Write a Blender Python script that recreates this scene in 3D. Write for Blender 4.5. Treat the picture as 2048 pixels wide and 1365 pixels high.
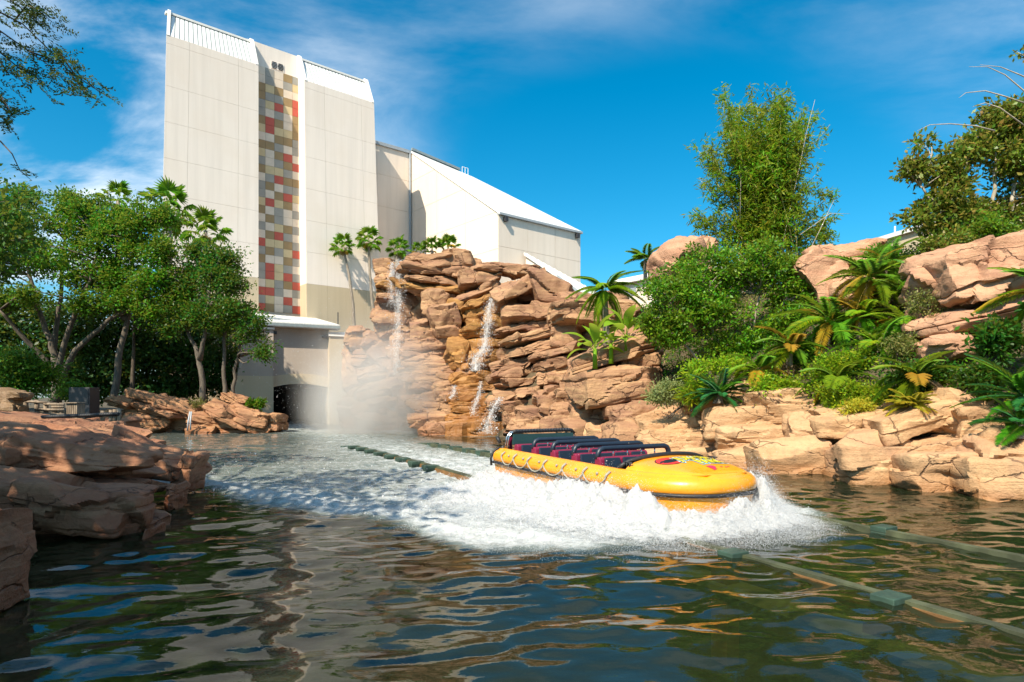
import bpy, math, random
import numpy as np
from mathutils import Vector, Matrix

for o in list(bpy.data.objects):
    bpy.data.objects.remove(o)
scene = bpy.context.scene
COL = scene.collection
R = math.radians

# ------------------------------------------------------------------ camera
CAM_H = 2.5                      # eye height above the water
LENS = 22.0
F = LENS / 36.0 * 2048.0         # focal length in photo pixels
CX, HZ = 1024.0, 795.0           # principal column and horizon row of the photo
cam = bpy.data.cameras.new('camera')
cam.lens = LENS
cam.sensor_width = 36.0
cam.shift_y = (HZ - 682.5) / 2048.0
cam.clip_start = 0.1
cam.clip_end = 3000.0
camo = bpy.data.objects.new('camera', cam)
camo.location = (0, 0, CAM_H)
camo.rotation_euler = (R(90), 0, 0)
COL.objects.link(camo)
scene.camera = camo

# ------------------------------------------------------------------ sun and sky
SUN_EL = R(46.0)
SUN_H = Vector((-0.492, -0.871))            # horizontal direction towards the sun
SUN_H.normalize()
to_sun = Vector((SUN_H.x * math.cos(SUN_EL), SUN_H.y * math.cos(SUN_EL), math.sin(SUN_EL)))
sl = bpy.data.lights.new('sun', 'SUN')
sl.energy = 5.0
sl.angle = R(0.5)
sl.color = (1.0, 0.87, 0.68)
so = bpy.data.objects.new('sun', sl)
so.rotation_euler = to_sun.to_track_quat('Z', 'Y').to_euler()
so.location = (-20, -30, 60)
COL.objects.link(so)

world = bpy.data.worlds.new('World')
scene.world = world
world.use_nodes = True
wt = world.node_tree
wt.nodes.clear()
def wn(t, **kw):
    n = wt.nodes.new(t)
    for k, v in kw.items():
        setattr(n, k, v)
    return n
w_out = wn('ShaderNodeOutputWorld')
w_bg = wn('ShaderNodeBackground')
w_bg.inputs['Strength'].default_value = 0.15
w_sky = wn('ShaderNodeTexSky', sky_type='NISHITA', sun_disc=False)
w_sky.sun_elevation = SUN_EL
w_sky.sun_rotation = math.atan2(SUN_H.x, SUN_H.y)
w_sky.altitude = 0.0
w_sky.air_density = 1.0
w_sky.dust_density = 1.3
w_sky.ozone_density = 3.0
w_hsv = wn('ShaderNodeHueSaturation')
w_hsv.inputs['Hue'].default_value = 0.486
w_hsv.inputs['Saturation'].default_value = 1.30
w_hsv.inputs['Value'].default_value = 0.68
w_tint = wn('ShaderNodeMix', data_type='RGBA', blend_type='MULTIPLY')
w_tint.inputs['Factor'].default_value = 1.0
w_tint.inputs['B'].default_value = (0.70, 0.92, 1.0, 1)
wt.links.new(w_sky.outputs[0], w_tint.inputs['A'])
wt.links.new(w_tint.outputs['Result'], w_hsv.inputs['Color'])
# thin wind-drawn cirrus, the same all round the sky
w_tc = wn('ShaderNodeTexCoord')
w_sep = wn('ShaderNodeSeparateXYZ')
wt.links.new(w_tc.outputs['Generated'], w_sep.inputs[0])
w_zp = wn('ShaderNodeMath', operation='ADD')
w_zp.inputs[1].default_value = 0.22
wt.links.new(w_sep.outputs['Z'], w_zp.inputs[0])
w_mx = wn('ShaderNodeMath', operation='MAXIMUM')
w_mx.inputs[1].default_value = 0.05
wt.links.new(w_zp.outputs[0], w_mx.inputs[0])
w_dx = wn('ShaderNodeMath', operation='DIVIDE')
w_dy = wn('ShaderNodeMath', operation='DIVIDE')
wt.links.new(w_sep.outputs['X'], w_dx.inputs[0]); wt.links.new(w_mx.outputs[0], w_dx.inputs[1])
wt.links.new(w_sep.outputs['Y'], w_dy.inputs[0]); wt.links.new(w_mx.outputs[0], w_dy.inputs[1])
w_cmb = wn('ShaderNodeCombineXYZ')
wt.links.new(w_dx.outputs[0], w_cmb.inputs[0]); wt.links.new(w_dy.outputs[0], w_cmb.inputs[1])
CLOUD_OFF = (5.3, 8.4, 0.0)
w_map = wn('ShaderNodeMapping')
w_map.inputs['Location'].default_value = CLOUD_OFF
w_map.inputs['Rotation'].default_value = (0, 0, R(-28))
w_map.inputs['Scale'].default_value = (1.0, 1.9, 1.0)
wt.links.new(w_cmb.outputs[0], w_map.inputs[0])
w_n1 = wn('ShaderNodeTexNoise')
w_n1.inputs['Scale'].default_value = 1.5
w_n1.inputs['Detail'].default_value = 9.0
w_n1.inputs['Roughness'].default_value = 0.58
w_n1.inputs['Distortion'].default_value = 0.35
wt.links.new(w_map.outputs[0], w_n1.inputs['Vector'])
w_map2 = wn('ShaderNodeMapping')
w_map2.inputs['Location'].default_value = (8.9, 2.9, 0.0)
wt.links.new(w_cmb.outputs[0], w_map2.inputs[0])
w_n2 = wn('ShaderNodeTexNoise')
w_n2.inputs['Scale'].default_value = 0.30
w_n2.inputs['Detail'].default_value = 2.0
wt.links.new(w_map2.outputs[0], w_n2.inputs['Vector'])
w_r1 = wn('ShaderNodeMapRange', interpolation_type='SMOOTHSTEP')
w_r1.inputs['From Min'].default_value = 0.37
w_r1.inputs['From Max'].default_value = 0.80
wt.links.new(w_n1.outputs['Fac'], w_r1.inputs['Value'])
w_r2 = wn('ShaderNodeMapRange', interpolation_type='SMOOTHSTEP')
w_r2.inputs['From Min'].default_value = 0.42
w_r2.inputs['From Max'].default_value = 0.58
wt.links.new(w_n2.outputs['Fac'], w_r2.inputs['Value'])
w_mul = wn('ShaderNodeMath', operation='MULTIPLY')
wt.links.new(w_r1.outputs[0], w_mul.inputs[0]); wt.links.new(w_r2.outputs[0], w_mul.inputs[1])
w_mix = wn('ShaderNodeMix', data_type='RGBA')
wt.links.new(w_mul.outputs[0], w_mix.inputs['Factor'])
wt.links.new(w_hsv.outputs[0], w_mix.inputs['A'])
w_mix.inputs['B'].default_value = (5.2, 5.3, 5.4, 1)
wt.links.new(w_mix.outputs['Result'], w_bg.inputs['Color'])
wt.links.new(w_bg.outputs[0], w_out.inputs[0])

# ------------------------------------------------------------------ render and exposure
scene.view_settings.view_transform = 'Standard'
scene.view_settings.look = 'None'
scene.view_settings.gamma = 1.0
scene.view_settings.exposure = 0.85
scene.view_settings.use_curve_mapping = False
scene.cycles.use_denoising = True
scene.cycles.max_bounces = 6
scene.cycles.transparent_max_bounces = 24
scene.cycles.caustics_reflective = False
scene.cycles.caustics_refractive = False
scene.cycles.sample_clamp_indirect = 6.0
scene.cycles.volume_bounces = 1
scene.cycles.volume_step_rate = 2.5
scene.cycles.volume_max_steps = 96
scene.cycles.diffuse_bounces = 3
scene.cycles.glossy_bounces = 3

# ================================================================== helpers
def at(u, v, Y):
    """point at distance Y seen at photo pixel (u, v)"""
    return Vector(((u - CX) / F * Y, Y, CAM_H + (HZ - v) / F * Y))
def onz(u, v, z=0.0):
    """point of the level z seen at photo pixel (u, v)"""
    return at(u, v, (CAM_H - z) * F / (v - HZ))

def _hash(ix, iy, iz, seed):
    h = (ix.astype(np.int64) * 374761393 + iy.astype(np.int64) * 668265263 + iz.astype(np.int64) * 2147483647 + seed * 974634777) & 0xFFFFFFFF
    h = ((h ^ (h >> 13)) * 1274126177) & 0xFFFFFFFF
    h = ((h ^ (h >> 16)) * 2246822519) & 0xFFFFFFFF
    return ((h ^ (h >> 15)) & 0xFFFFFF).astype(np.float64) / 0xFFFFFF * 2.0 - 1.0
def noise3(p, seed=0):
    p = np.asarray(p, dtype=np.float64)
    i = np.floor(p); f = p - i
    w = f * f * f * (f * (f * 6 - 15) + 10)
    ix, iy, iz = i[:, 0], i[:, 1], i[:, 2]
    r = 0
    for dx in (0, 1):
        wx = w[:, 0] if dx else 1 - w[:, 0]
        for dy in (0, 1):
            wy = w[:, 1] if dy else 1 - w[:, 1]
            for dz in (0, 1):
                wz = w[:, 2] if dz else 1 - w[:, 2]
                r = r + _hash(ix + dx, iy + dy, iz + dz, seed) * wx * wy * wz
    return r
def fbm(p, octv=4, seed=0, gain=0.5, lac=2.03):
    p = np.asarray(p, dtype=np.float64)
    a, s, t = 1.0, 0.0, 0.0
    for k in range(octv):
        s = s + a * noise3(p, seed + k * 17)
        t += a
        a *= gain
        p = p * lac + 3.7
    return s / t
def sstep(a, b, x):
    t = np.clip((x - a) / (b - a), 0, 1)
    return t * t * (3 - 2 * t)

ORG = {}
def mesh_np(name, V, Fc, smooth=True):
    V = np.ascontiguousarray(V, dtype=np.float32)
    Fc = np.ascontiguousarray(Fc, dtype=np.int32)
    me = bpy.data.meshes.new(name)
    me.vertices.add(len(V)); me.vertices.foreach_set('co', V.ravel())
    k = Fc.shape[1]
    me.loops.add(Fc.size); me.loops.foreach_set('vertex_index', Fc.ravel())
    me.polygons.add(len(Fc))
    me.polygons.foreach_set('loop_start', np.arange(0, Fc.size, k, dtype=np.int32))
    me.polygons.foreach_set('use_smooth', np.full(len(Fc), smooth, dtype=bool))
    me.update(calc_edges=True)
    return me
def link(name, me, mat=None, parent=None, loc=(0, 0, 0), rot=None):
    o = bpy.data.objects.new(name, me)
    COL.objects.link(o)
    if mat is not None and me is not None and len(me.materials) == 0:
        me.materials.append(mat)
    o.location = loc
    if rot is not None:
        o.rotation_euler = rot
    if parent is not None:
        o.parent = parent
    return o
def tag(o, label=None, cat=None, group=None, kind=None):
    if label: o['label'] = label
    if cat: o['category'] = cat
    if group: o['group'] = group
    if kind: o['kind'] = kind
    return o
def thing(name, label, cat, loc=(0, 0, 0), group=None, rot=None):
    o = bpy.data.objects.new(name, None)
    COL.objects.link(o)
    o.location = loc
    o.empty_display_size = 0.3
    if rot is not None:
        o.rotation_euler = rot
    ORG[o.name] = Vector(loc) if rot is None else Vector((0, 0, 0))
    return tag(o, label, cat, group)
def org(parent):
    while parent is not None:
        if parent.name in ORG:
            return ORG[parent.name]
        parent = parent.parent
    return Vector((0, 0, 0))

class MB:
    """collects polygons; build() links them as one mesh object"""
    def __init__(self):
        self.v = []; self.f = []
    def poly(self, pts):
        i = len(self.v)
        self.v += [tuple(p) for p in pts]
        self.f.append(tuple(range(i, i + len(pts))))
    def hexa(self, p):
        """8 corners: 4 below (ccw), 4 above"""
        i = len(self.v)
        self.v += [tuple(q) for q in p]
        for f in ((3, 2, 1, 0), (4, 5, 6, 7), (0, 1, 5, 4), (1, 2, 6, 5), (2, 3, 7, 6), (3, 0, 4, 7)):
            self.f.append(tuple(i + k for k in f))
    def box(self, x0, x1, y0, y1, z0, z1):
        self.hexa([(x0, y0, z0), (x1, y0, z0), (x1, y1, z0), (x0, y1, z0), (x0, y0, z1), (x1, y0, z1), (x1, y1, z1), (x0, y1, z1)])
    def prism(self, pts, off):
        """polygon of 3-d points swept by the vector off"""
        n = len(pts); i = len(self.v)
        off = Vector(off)
        self.v += [tuple(p) for p in pts] + [tuple(Vector(p) + off) for p in pts]
        self.f.append(tuple(range(i, i + n)))
        self.f.append(tuple(range(i + 2 * n - 1, i + n - 1, -1)))
        for k in range(n):
            a, b = i + k, i + (k + 1) % n
            self.f.append((b, a, a + n, b + n))
    def tube(self, pts, rad, sides=8, cap=True):
        pts = [Vector(p) for p in pts]
        if not hasattr(rad, '__len__'):
            rad = [rad] * len(pts)
        i0 = len(self.v)
        up = None
        for k, p in enumerate(pts):
            t = (pts[min(k + 1, len(pts) - 1)] - pts[max(k - 1, 0)])
            if t.length < 1e-9: t = Vector((0, 0, 1))
            t.normalize()
            if up is None:
                up = t.orthogonal()
            up = up - t * up.dot(t)
            if up.length < 1e-6: up = t.orthogonal()
            up.normalize()
            b = t.cross(up)
            for j in range(sides):
                a = 2 * math.pi * j / sides
                self.v.append(tuple(p + (up * math.cos(a) + b * math.sin(a)) * rad[k]))
        for k in range(len(pts) - 1):
            for j in range(sides):
                a = i0 + k * sides + j; b_ = i0 + k * sides + (j + 1) % sides
                self.f.append((a, b_, b_ + sides, a + sides))
        if cap:
            self.f.append(tuple(i0 + j for j in reversed(range(sides))))
            e = i0 + (len(pts) - 1) * sides
            self.f.append(tuple(e + j for j in range(sides)))
    def build(self, name, mat, parent=None, smooth=False, bevel=0.0, local=False, auto=None):
        o_ = Vector((0, 0, 0)) if local else org(parent)
        me = bpy.data.meshes.new(name)
        me.from_pydata([(a - o_.x, b - o_.y, c - o_.z) for a, b, c in self.v], [], self.f)
        if smooth:
            me.polygons.foreach_set('use_smooth', [True] * len(me.polygons))
        me.update()
        o = link(name, me, mat, parent)
        if bevel > 0:
            m = o.modifiers.new('bevel', 'BEVEL'); m.width = bevel; m.segments = 2; m.limit_method = 'ANGLE'; m.angle_limit = R(40)
        return o

class Frame:
    """a vertical plane: s along t, z up, d inwards (away from the camera)"""
    def __init__(self, ox, oy, tx, ty):
        l = math.hypot(tx, ty)
        self.o = Vector((ox, oy)); self.t = Vector((tx / l, ty / l)); self.n = Vector((-ty / l, tx / l))
    def p(self, s, z, d=0.0):
        q = self.o + self.t * s + self.n * d
        return Vector((q.x, q.y, z))
    def uv(self, u, v, d=0.0):
        k = (u - CX) / F
        o = self.o + self.n * d
        s = (k * o.y - o.x) / (self.t.x - k * self.t.y)
        Y = o.y + self.t.y * s
        return s, CAM_H + (HZ - v) / F * Y
    def box(self, mb, s0, s1, z0, z1, d0, d1):
        mb.hexa([self.p(s0, z0, d0), self.p(s1, z0, d0), self.p(s1, z0, d1), self.p(s0, z0, d1),
                 self.p(s0, z1, d0), self.p(s1, z1, d0), self.p(s1, z1, d1), self.p(s0, z1, d1)])
    def prism(self, mb, sz, d0, d1):
        a = [self.p(s, z, d0) for s, z in sz]
        mb.prism(a, self.p(0, 0, d1) - self.p(0, 0, d0))

# ------------------------------------------------------------------ material helpers
class NT:
    def __init__(self, name):
        self.m = bpy.data.materials.new(name); self.m.use_nodes = True
        self.t = self.m.node_tree
        self.bsdf = self.t.nodes['Principled BSDF']; self.out = self.t.nodes['Material Output']
    def n(self, typ, ins=None, **kw):
        x = self.t.nodes.new(typ)
        for k, v in kw.items(): setattr(x, k, v)
        for k, v in (ins or {}).items(): self.set(x, k, v)
        return x
    def set(self, x, k, v):
        s = x.inputs[k]
        if isinstance(v, bpy.types.NodeSocket): self.t.links.new(v, s)
        elif isinstance(v, bpy.types.Node): self.t.links.new(v.outputs[0], s)
        else: s.default_value = v
    def noise(self, vec, scale, detail=4, rough=0.55, dist=0.0):
        return self.n('ShaderNodeTexNoise', {'Vector': vec, 'Scale': scale, 'Detail': detail, 'Roughness': rough, 'Distortion': dist}).outputs['Fac']
    def mapv(self, vec, scale=(1, 1, 1), rot=(0, 0, 0), loc=(0, 0, 0)):
        return self.n('ShaderNodeMapping', {'Vector': vec, 'Scale': scale, 'Rotation': rot, 'Location': loc}).outputs[0]
    def rng(self, x, a, b, c=0.0, d=1.0, smooth=True):
        return self.n('ShaderNodeMapRange', {'Value': x, 'From Min': a, 'From Max': b, 'To Min': c, 'To Max': d}, interpolation_type='SMOOTHSTEP' if smooth else 'LINEAR').outputs[0]
    def mix(self, fac, a, b, blend='MIX'):
        x = self.n('ShaderNodeMix', data_type='RGBA', blend_type=blend)
        self.set(x, 'Factor', fac)
        for k, v in (('A', a), ('B', b)):
            self.set(x, k, (*v, 1) if isinstance(v, tuple) and len(v) == 3 else v)
        return x.outputs['Result']
    def math(self, op, a, b=0.0):
        x = self.n('ShaderNodeMath', operation=op)
        self.set(x, 0, a); self.set(x, 1, b)
        return x.outputs[0]
    def bump(self, h, strength, dist=0.05, normal=None):
        x = self.n('ShaderNodeBump', {'Height': h, 'Strength': strength, 'Distance': dist})
        if normal is not None: self.set(x, 'Normal', normal)
        return x.outputs[0]
    def pos(self):
        return self.n('ShaderNodeNewGeometry').outputs['Position']
    def island(self):
        return self.n('ShaderNodeNewGeometry').outputs['Random Per Island']

def plain(name, col, rough=0.6, metal=0.0, vary=0.10, scale=3.0, bump=0.0, spec=0.5, coat=0.0):
    """painted or moulded surface with a little dirt and unevenness"""
    t = NT(name)
    p = t.pos()
    n1 = t.noise(p, scale, 6, 0.6)
    n2 = t.noise(p, scale * 7.0, 3, 0.5)
    c = t.mix(t.rng(n1, 0.35, 0.7), tuple(x * (1 - vary) for x in col), tuple(min(1, x * (1 + vary * 0.6)) for x in col))
    t.set(t.bsdf, 'Base Color', c)
    t.set(t.bsdf, 'Roughness', t.rng(n2, 0.3, 0.7, max(0, rough - 0.08), min(1, rough + 0.08)))
    t.set(t.bsdf, 'Metallic', metal)
    t.set(t.bsdf, 'Specular IOR Level', spec)
    if coat: t.set(t.bsdf, 'Coat Weight', coat)
    if bump: t.set(t.bsdf, 'Normal', t.bump(n2, bump, 0.02))
    return t.m
def stucco(name, col, streak=0.11):
    t = NT(name)
    p = t.pos()
    st = t.noise(t.mapv(p, (1.4, 1.4, 0.06)), 1.0, 6, 0.6)
    n1 = t.noise(p, 0.25, 5, 0.6)
    fine = t.noise(p, 30.0, 3, 0.6)
    c = t.mix(t.rng(st, 0.35, 0.75), tuple(col), tuple(x * (1 - streak) for x in col))
    c = t.mix(t.rng(n1, 0.35, 0.75, 0.0, 0.6), c, tuple(x * k for x, k in zip(col, (0.93, 0.90, 0.86))))
    t.set(t.bsdf, 'Base Color', c)
    t.set(t.bsdf, 'Roughness', 0.85)
    t.set(t.bsdf, 'Normal', t.bump(fine, 0.25, 0.01))
    return t.m
def leafmat(name, cols, trans=0.35, gloss=0.45, clump=0.35, spec=0.2):
    """leaves: colour varies from leaf to leaf and gently from clump to clump"""
    t = NT(name)
    r = t.island()
    p = t.pos()
    ramp = t.n('ShaderNodeValToRGB', {'Fac': r})
    cr = ramp.color_ramp
    while len(cr.elements) < len(cols): cr.elements.new(0.5)
    for i, c in enumerate(cols):
        cr.elements[i].position = i / max(1, len(cols) - 1); cr.elements[i].color = (*c, 1)
    n1 = t.noise(p, clump, 3, 0.5)
    col = t.n('ShaderNodeHueSaturation', {'Hue': t.rng(n1, 0.3, 0.7, 0.485, 0.515), 'Saturation': 1.0, 'Value': t.rng(n1, 0.3, 0.7, 0.8, 1.2), 'Color': ramp.outputs[0]}).outputs[0]
    t.set(t.bsdf, 'Base Color', col)
    t.set(t.bsdf, 'Roughness', gloss)
    t.set(t.bsdf, 'Specular IOR Level', spec)
    tr = t.n('ShaderNodeBsdfTranslucent', {'Color': t.mix(0.5, col, (0.55, 0.6, 0.08), 'MIX')})
    mx = t.n('ShaderNodeMixShader', {'Fac': trans})
    t.t.links.new(t.bsdf.outputs[0], mx.inputs[1]); t.t.links.new(tr.outputs[0], mx.inputs[2])
    t.t.links.new(mx.outputs[0], t.out.inputs[0])
    return t.m
def bark(name, a, b, ring=0.0):
    t = NT(name)
    p = t.pos()
    n1 = t.noise(t.mapv(p, (6, 6, 1.2)), 1.5, 6, 0.65)
    c = t.mix(t.rng(n1, 0.35, 0.7), a, b)
    h = n1
    if ring:
        wv = t.n('ShaderNodeTexWave', {'Vector': p, 'Scale': ring, 'Distortion': 1.5, 'Detail': 2.0}, bands_direction='Z')
        h = t.math('ADD', n1, wv.outputs['Fac'])
    t.set(t.bsdf, 'Base Color', c)
    t.set(t.bsdf, 'Roughness', 0.9)
    t.set(t.bsdf, 'Normal', t.bump(h, 0.5, 0.03))
    return t.m
def rockmat(name, light, mid, dark, wet=0.35, tilt=12, stain=0.35):
    """layered sandstone-coloured rockwork: bands, blotches, cracks and a wet foot"""
    t = NT(name)
    p = t.pos()
    rnd = t.n('ShaderNodeObjectInfo').outputs['Random']
    pb = t.mapv(p, (0.35, 0.35, 3.2), (0, R(tilt), 0))
    band = t.noise(pb, 1.1, 8, 0.62, 0.6)
    blot = t.noise(p, 0.55, 7, 0.62)
    fine = t.noise(p, 9.0, 8, 0.68)
    grit = t.noise(p, 38.0, 4, 0.7)
    c = t.mix(t.rng(band, 0.36, 0.66), mid, light)
    c = t.mix(t.rng(blot, 0.50, 0.72, 0, 0.75), c, dark)
    c = t.mix(t.math('MULTIPLY', t.rng(fine, 0.46, 0.72), 0.45), c, tuple(x * 0.62 for x in mid))
    c = t.mix(t.rng(rnd, 0.0, 1.0, 0.0, 0.35, False), c, dark)
    # hairline cracks
    vw = t.n('ShaderNodeVectorMath', {0: p, 1: t.n('ShaderNodeVectorMath', {0: t.n('ShaderNodeTexNoise', {'Vector': p, 'Scale': 1.3, 'Detail': 4.0}).outputs['Color'], 1: (0.9, 0.9, 0.9)}, operation='MULTIPLY').outputs[0]}, operation='ADD').outputs[0]
    vo = t.n('ShaderNodeTexVoronoi', {'Vector': t.mapv(vw, (0.55, 0.55, 1.5), (0, R(tilt), 0)), 'Scale': 0.85}, feature='DISTANCE_TO_EDGE')
    crack = t.rng(vo.outputs['Distance'], 0.0, 0.022, 1.0, 0.0)
    gate = t.rng(t.noise(p, 0.8, 2, 0.5), 0.42, 0.58)
    crack = t.math('MULTIPLY', crack, gate)
    c = t.mix(t.math('MULTIPLY', crack, 0.75), c, tuple(x * 0.35 for x in dark))
    # dark mineral run-off streaks
    sk = t.noise(t.mapv(p, (1.6, 1.6, 0.22)), 1.0, 5, 0.6)
    c = t.mix(t.math('MULTIPLY', t.rng(sk, 0.58, 0.75), stain), c, (0.10, 0.075, 0.055))
    # wet foot at the waterline
    z = t.n('ShaderNodeSeparateXYZ', {0: p}).outputs['Z']
    zz = t.math('ADD', z, t.math('MULTIPLY', t.math('SUBTRACT', blot, 0.5), 0.9))
    wetf = t.rng(zz, 0.05, wet, 1.0, 0.0)
    c = t.mix(t.math('MULTIPLY', wetf, 0.6), c, tuple(x * k for x, k in zip(mid, (0.62, 0.42, 0.25))))
    t.set(t.bsdf, 'Base Color', c)
    t.set(t.bsdf, 'Roughness', t.rng(wetf, 0, 1, 0.82, 0.35))
    t.set(t.bsdf, 'Specular IOR Level', 0.35)
    h = t.math('ADD', t.math('MULTIPLY', fine, 0.6), t.math('MULTIPLY', grit, 0.14))
    h = t.math('ADD', h, t.math('MULTIPLY', band, 0.9))
    h = t.math('SUBTRACT', h, t.math('MULTIPLY', crack, 0.6))
    t.set(t.bsdf, 'Normal', t.bump(h, 0.75, 0.12))
    return t.m

M = {}
M['wall'] = stucco('wall_cream', (0.82, 0.73, 0.655))
M['wall_tan'] = stucco('wall_tan', (0.52, 0.43, 0.30))
M['wall_hall'] = stucco('wall_hall', (0.75, 0.655, 0.565))
M['wall_grey'] = stucco('wall_grey', (0.40, 0.345, 0.30))
M['joint'] = plain('joint', (0.66, 0.57, 0.48), 0.9)
M['white_metal'] = plain('white_roof_metal', (0.66, 0.68, 0.68), 0.42, 0.0, 0.06, 0.5)
M['seam'] = plain('seam_metal', (0.22, 0.27, 0.29), 0.45)
M['trim'] = plain('trim_white', (0.76, 0.75, 0.72), 0.55, vary=0.06)
M['gutter'] = plain('gutter_grey', (0.34, 0.38, 0.42), 0.5)
M['dark'] = plain('dark_fitting', (0.03, 0.03, 0.035), 0.5)
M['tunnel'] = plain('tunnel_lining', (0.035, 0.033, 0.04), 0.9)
for k, c in (('C', (0.72, 0.60, 0.48)), ('B', (0.33, 0.22, 0.10)), ('G', (0.34, 0.315, 0.275)), ('T', (0.62, 0.48, 0.27)), ('R', (0.52, 0.095, 0.06))):
    M['tile' + k] = plain('tile_' + k, c, 0.55, vary=0.07, scale=1.5)
M['rock_cliff'] = rockmat('rock_cliff', (0.45, 0.275, 0.145), (0.30, 0.16, 0.09), (0.175, 0.083, 0.057), 0.9, -14)
M['rock_wet'] = rockmat('rock_wet', (0.46, 0.25, 0.075), (0.33, 0.16, 0.05), (0.17, 0.09, 0.04), 9.0, -10, 0.5)
M['rock_bank'] = rockmat('rock_bank', (0.55, 0.36, 0.195), (0.46, 0.275, 0.14), (0.36, 0.195, 0.115), 0.45, -8, 0.3)
M['rock_top'] = rockmat('rock_top', (0.52, 0.31, 0.19), (0.42, 0.225, 0.135), (0.31, 0.15, 0.10), 0.2, -20, 0.3)
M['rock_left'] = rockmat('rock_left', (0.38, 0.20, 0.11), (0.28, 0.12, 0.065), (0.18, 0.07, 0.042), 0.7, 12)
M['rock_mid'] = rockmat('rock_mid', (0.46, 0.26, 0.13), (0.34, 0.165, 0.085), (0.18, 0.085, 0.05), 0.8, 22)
# ================================================================== buildings
# ---- drop tower: two pillars with a tiled recess between them
TW = Frame(-35.5, 64.0, 0.771, 0.637)
def tz(u, v, d=0.0): return TW.uv(u, v, d)
tower = thing('drop_tower', 'tall cream tower with two pillars and a column of coloured tiles', 'tower', TW.p(11, 0, 0))
sLt, zT = tz(333, 67); sLb = tz(317, 800)[0]
sA = tz(517, 400)[0]
sB = tz(609, 300)[0]; sBb = tz(614, 620)[0]
sRt, _ = tz(748, 208); sRb = tz(767, 800)[0]
z_paint = tz(500, 554)[1]
ZTR = tz(748, 208)[1]
zT = 0.5 * (zT + ZTR)
z_bot = 0.6
PD = 6.0                                     # pillar body depth
def lerp(a, b, t): return a + (b - a) * t
def sl_at(z): return lerp(sLb, sLt, (z - 2.0) / (zT - 2.0))
def sr_at(z): return lerp(sRb, sRt, (z - 2.0) / (zT - 2.0))
def sb_at(z): return lerp(sBb, sB, (z - 8.0) / (zT - 8.0))
SKEW = 1.5                                   # the outer flank turns inwards towards the back
left = lambda z: (sl_at(z), sA); right = lambda z: (sb_at(z), sr_at(z))
REC = 2.0
for nm, fn in (('pillar', left), ('pillar', right)):
    mb = MB()
    a0, a1 = fn(z_bot); b0, b1 = fn(zT - 0.03)
    TW_p = [(a0 + .03, z_bot), (a1 - .03, z_bot), (b1 - .03, zT - 0.03), (b0 + .03, zT - 0.03)]
    sk = SKEW if fn is left else 0.0
    f_ = [TW.p(s_, z_, .06) for s_, z_ in TW_p]; k_ = [TW.p(s_ + (sk if i_ in (0, 3) else 0), z_, PD) for i_, (s_, z_) in enumerate(TW_p)]
    mb.hexa([f_[0], f_[1], k_[1], k_[0], f_[3], f_[2], k_[2], k_[3]])
    mb.build(nm, M['joint'], tower)
# precast wall panels, each proud of the joints
rows = [z_bot, 5.2, z_paint]
zz = z_paint
while zz + 4.3 < zT - 1.6:
    zz += 3.72; rows.append(zz)
rows += [zT - 0.85, zT]
def panels(fn, fr, parent, frame=TW):
    for r in range(len(rows) - 1):
        z0, z1 = rows[r], rows[r + 1]
        for c in range(len(fr) - 1):
            g = 0.009
            q = []
            for zz_, sg in ((z0 + g, 0), (z1 - g, 0)):
                a, b = fn(zz_)
                q.append((lerp(a, b, fr[c]) + (g if c else 0), zz_)); q.append((lerp(a, b, fr[c + 1]) - (g if c < len(fr) - 2 else 0), zz_))
            mb = MB()
            pr = 0.012 if r == 1 else 0.0
            frame.prism(mb, [q[0], q[1], q[3], q[2]], -pr, 0.07)
            mb.build('wall_panel', M['wall_tan'] if z1 <= z_paint + 0.01 else M['wall'], parent)
panels(left, [0, 0.235, 0.77, 1.0], tower)
panels(right, [0, 0.27, 0.80, 1.0], tower)
# reveals of the pillars (the inner side faces, skinned in stucco)
for fn, side in ((left, 1), (right, 0), (left, 0), (right, 1)):
    for z0, z1, mt in ((z_bot, z_paint, 'wall_tan'), (z_paint + .002, zT, 'wall')):
        mb = MB()
        e0 = fn(z0)[side]; e1 = fn(z1)[side]
        w = 0.028 if side == 0 else -0.028
        sk = SKEW if (fn is left and side == 0) else 0.0
        mb.hexa([TW.p(e0, z0, 0.075), TW.p(e0 + w, z0, 0.075), TW.p(e0 + w + sk, z0, PD), TW.p(e0 + sk, z0, PD),
                 TW.p(e1, z1, 0.075), TW.p(e1 + w, z1, 0.075), TW.p(e1 + w + sk, z1, PD), TW.p(e1 + sk, z1, PD)])
        mb.build('pillar_reveal', M[mt], tower)
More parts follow.
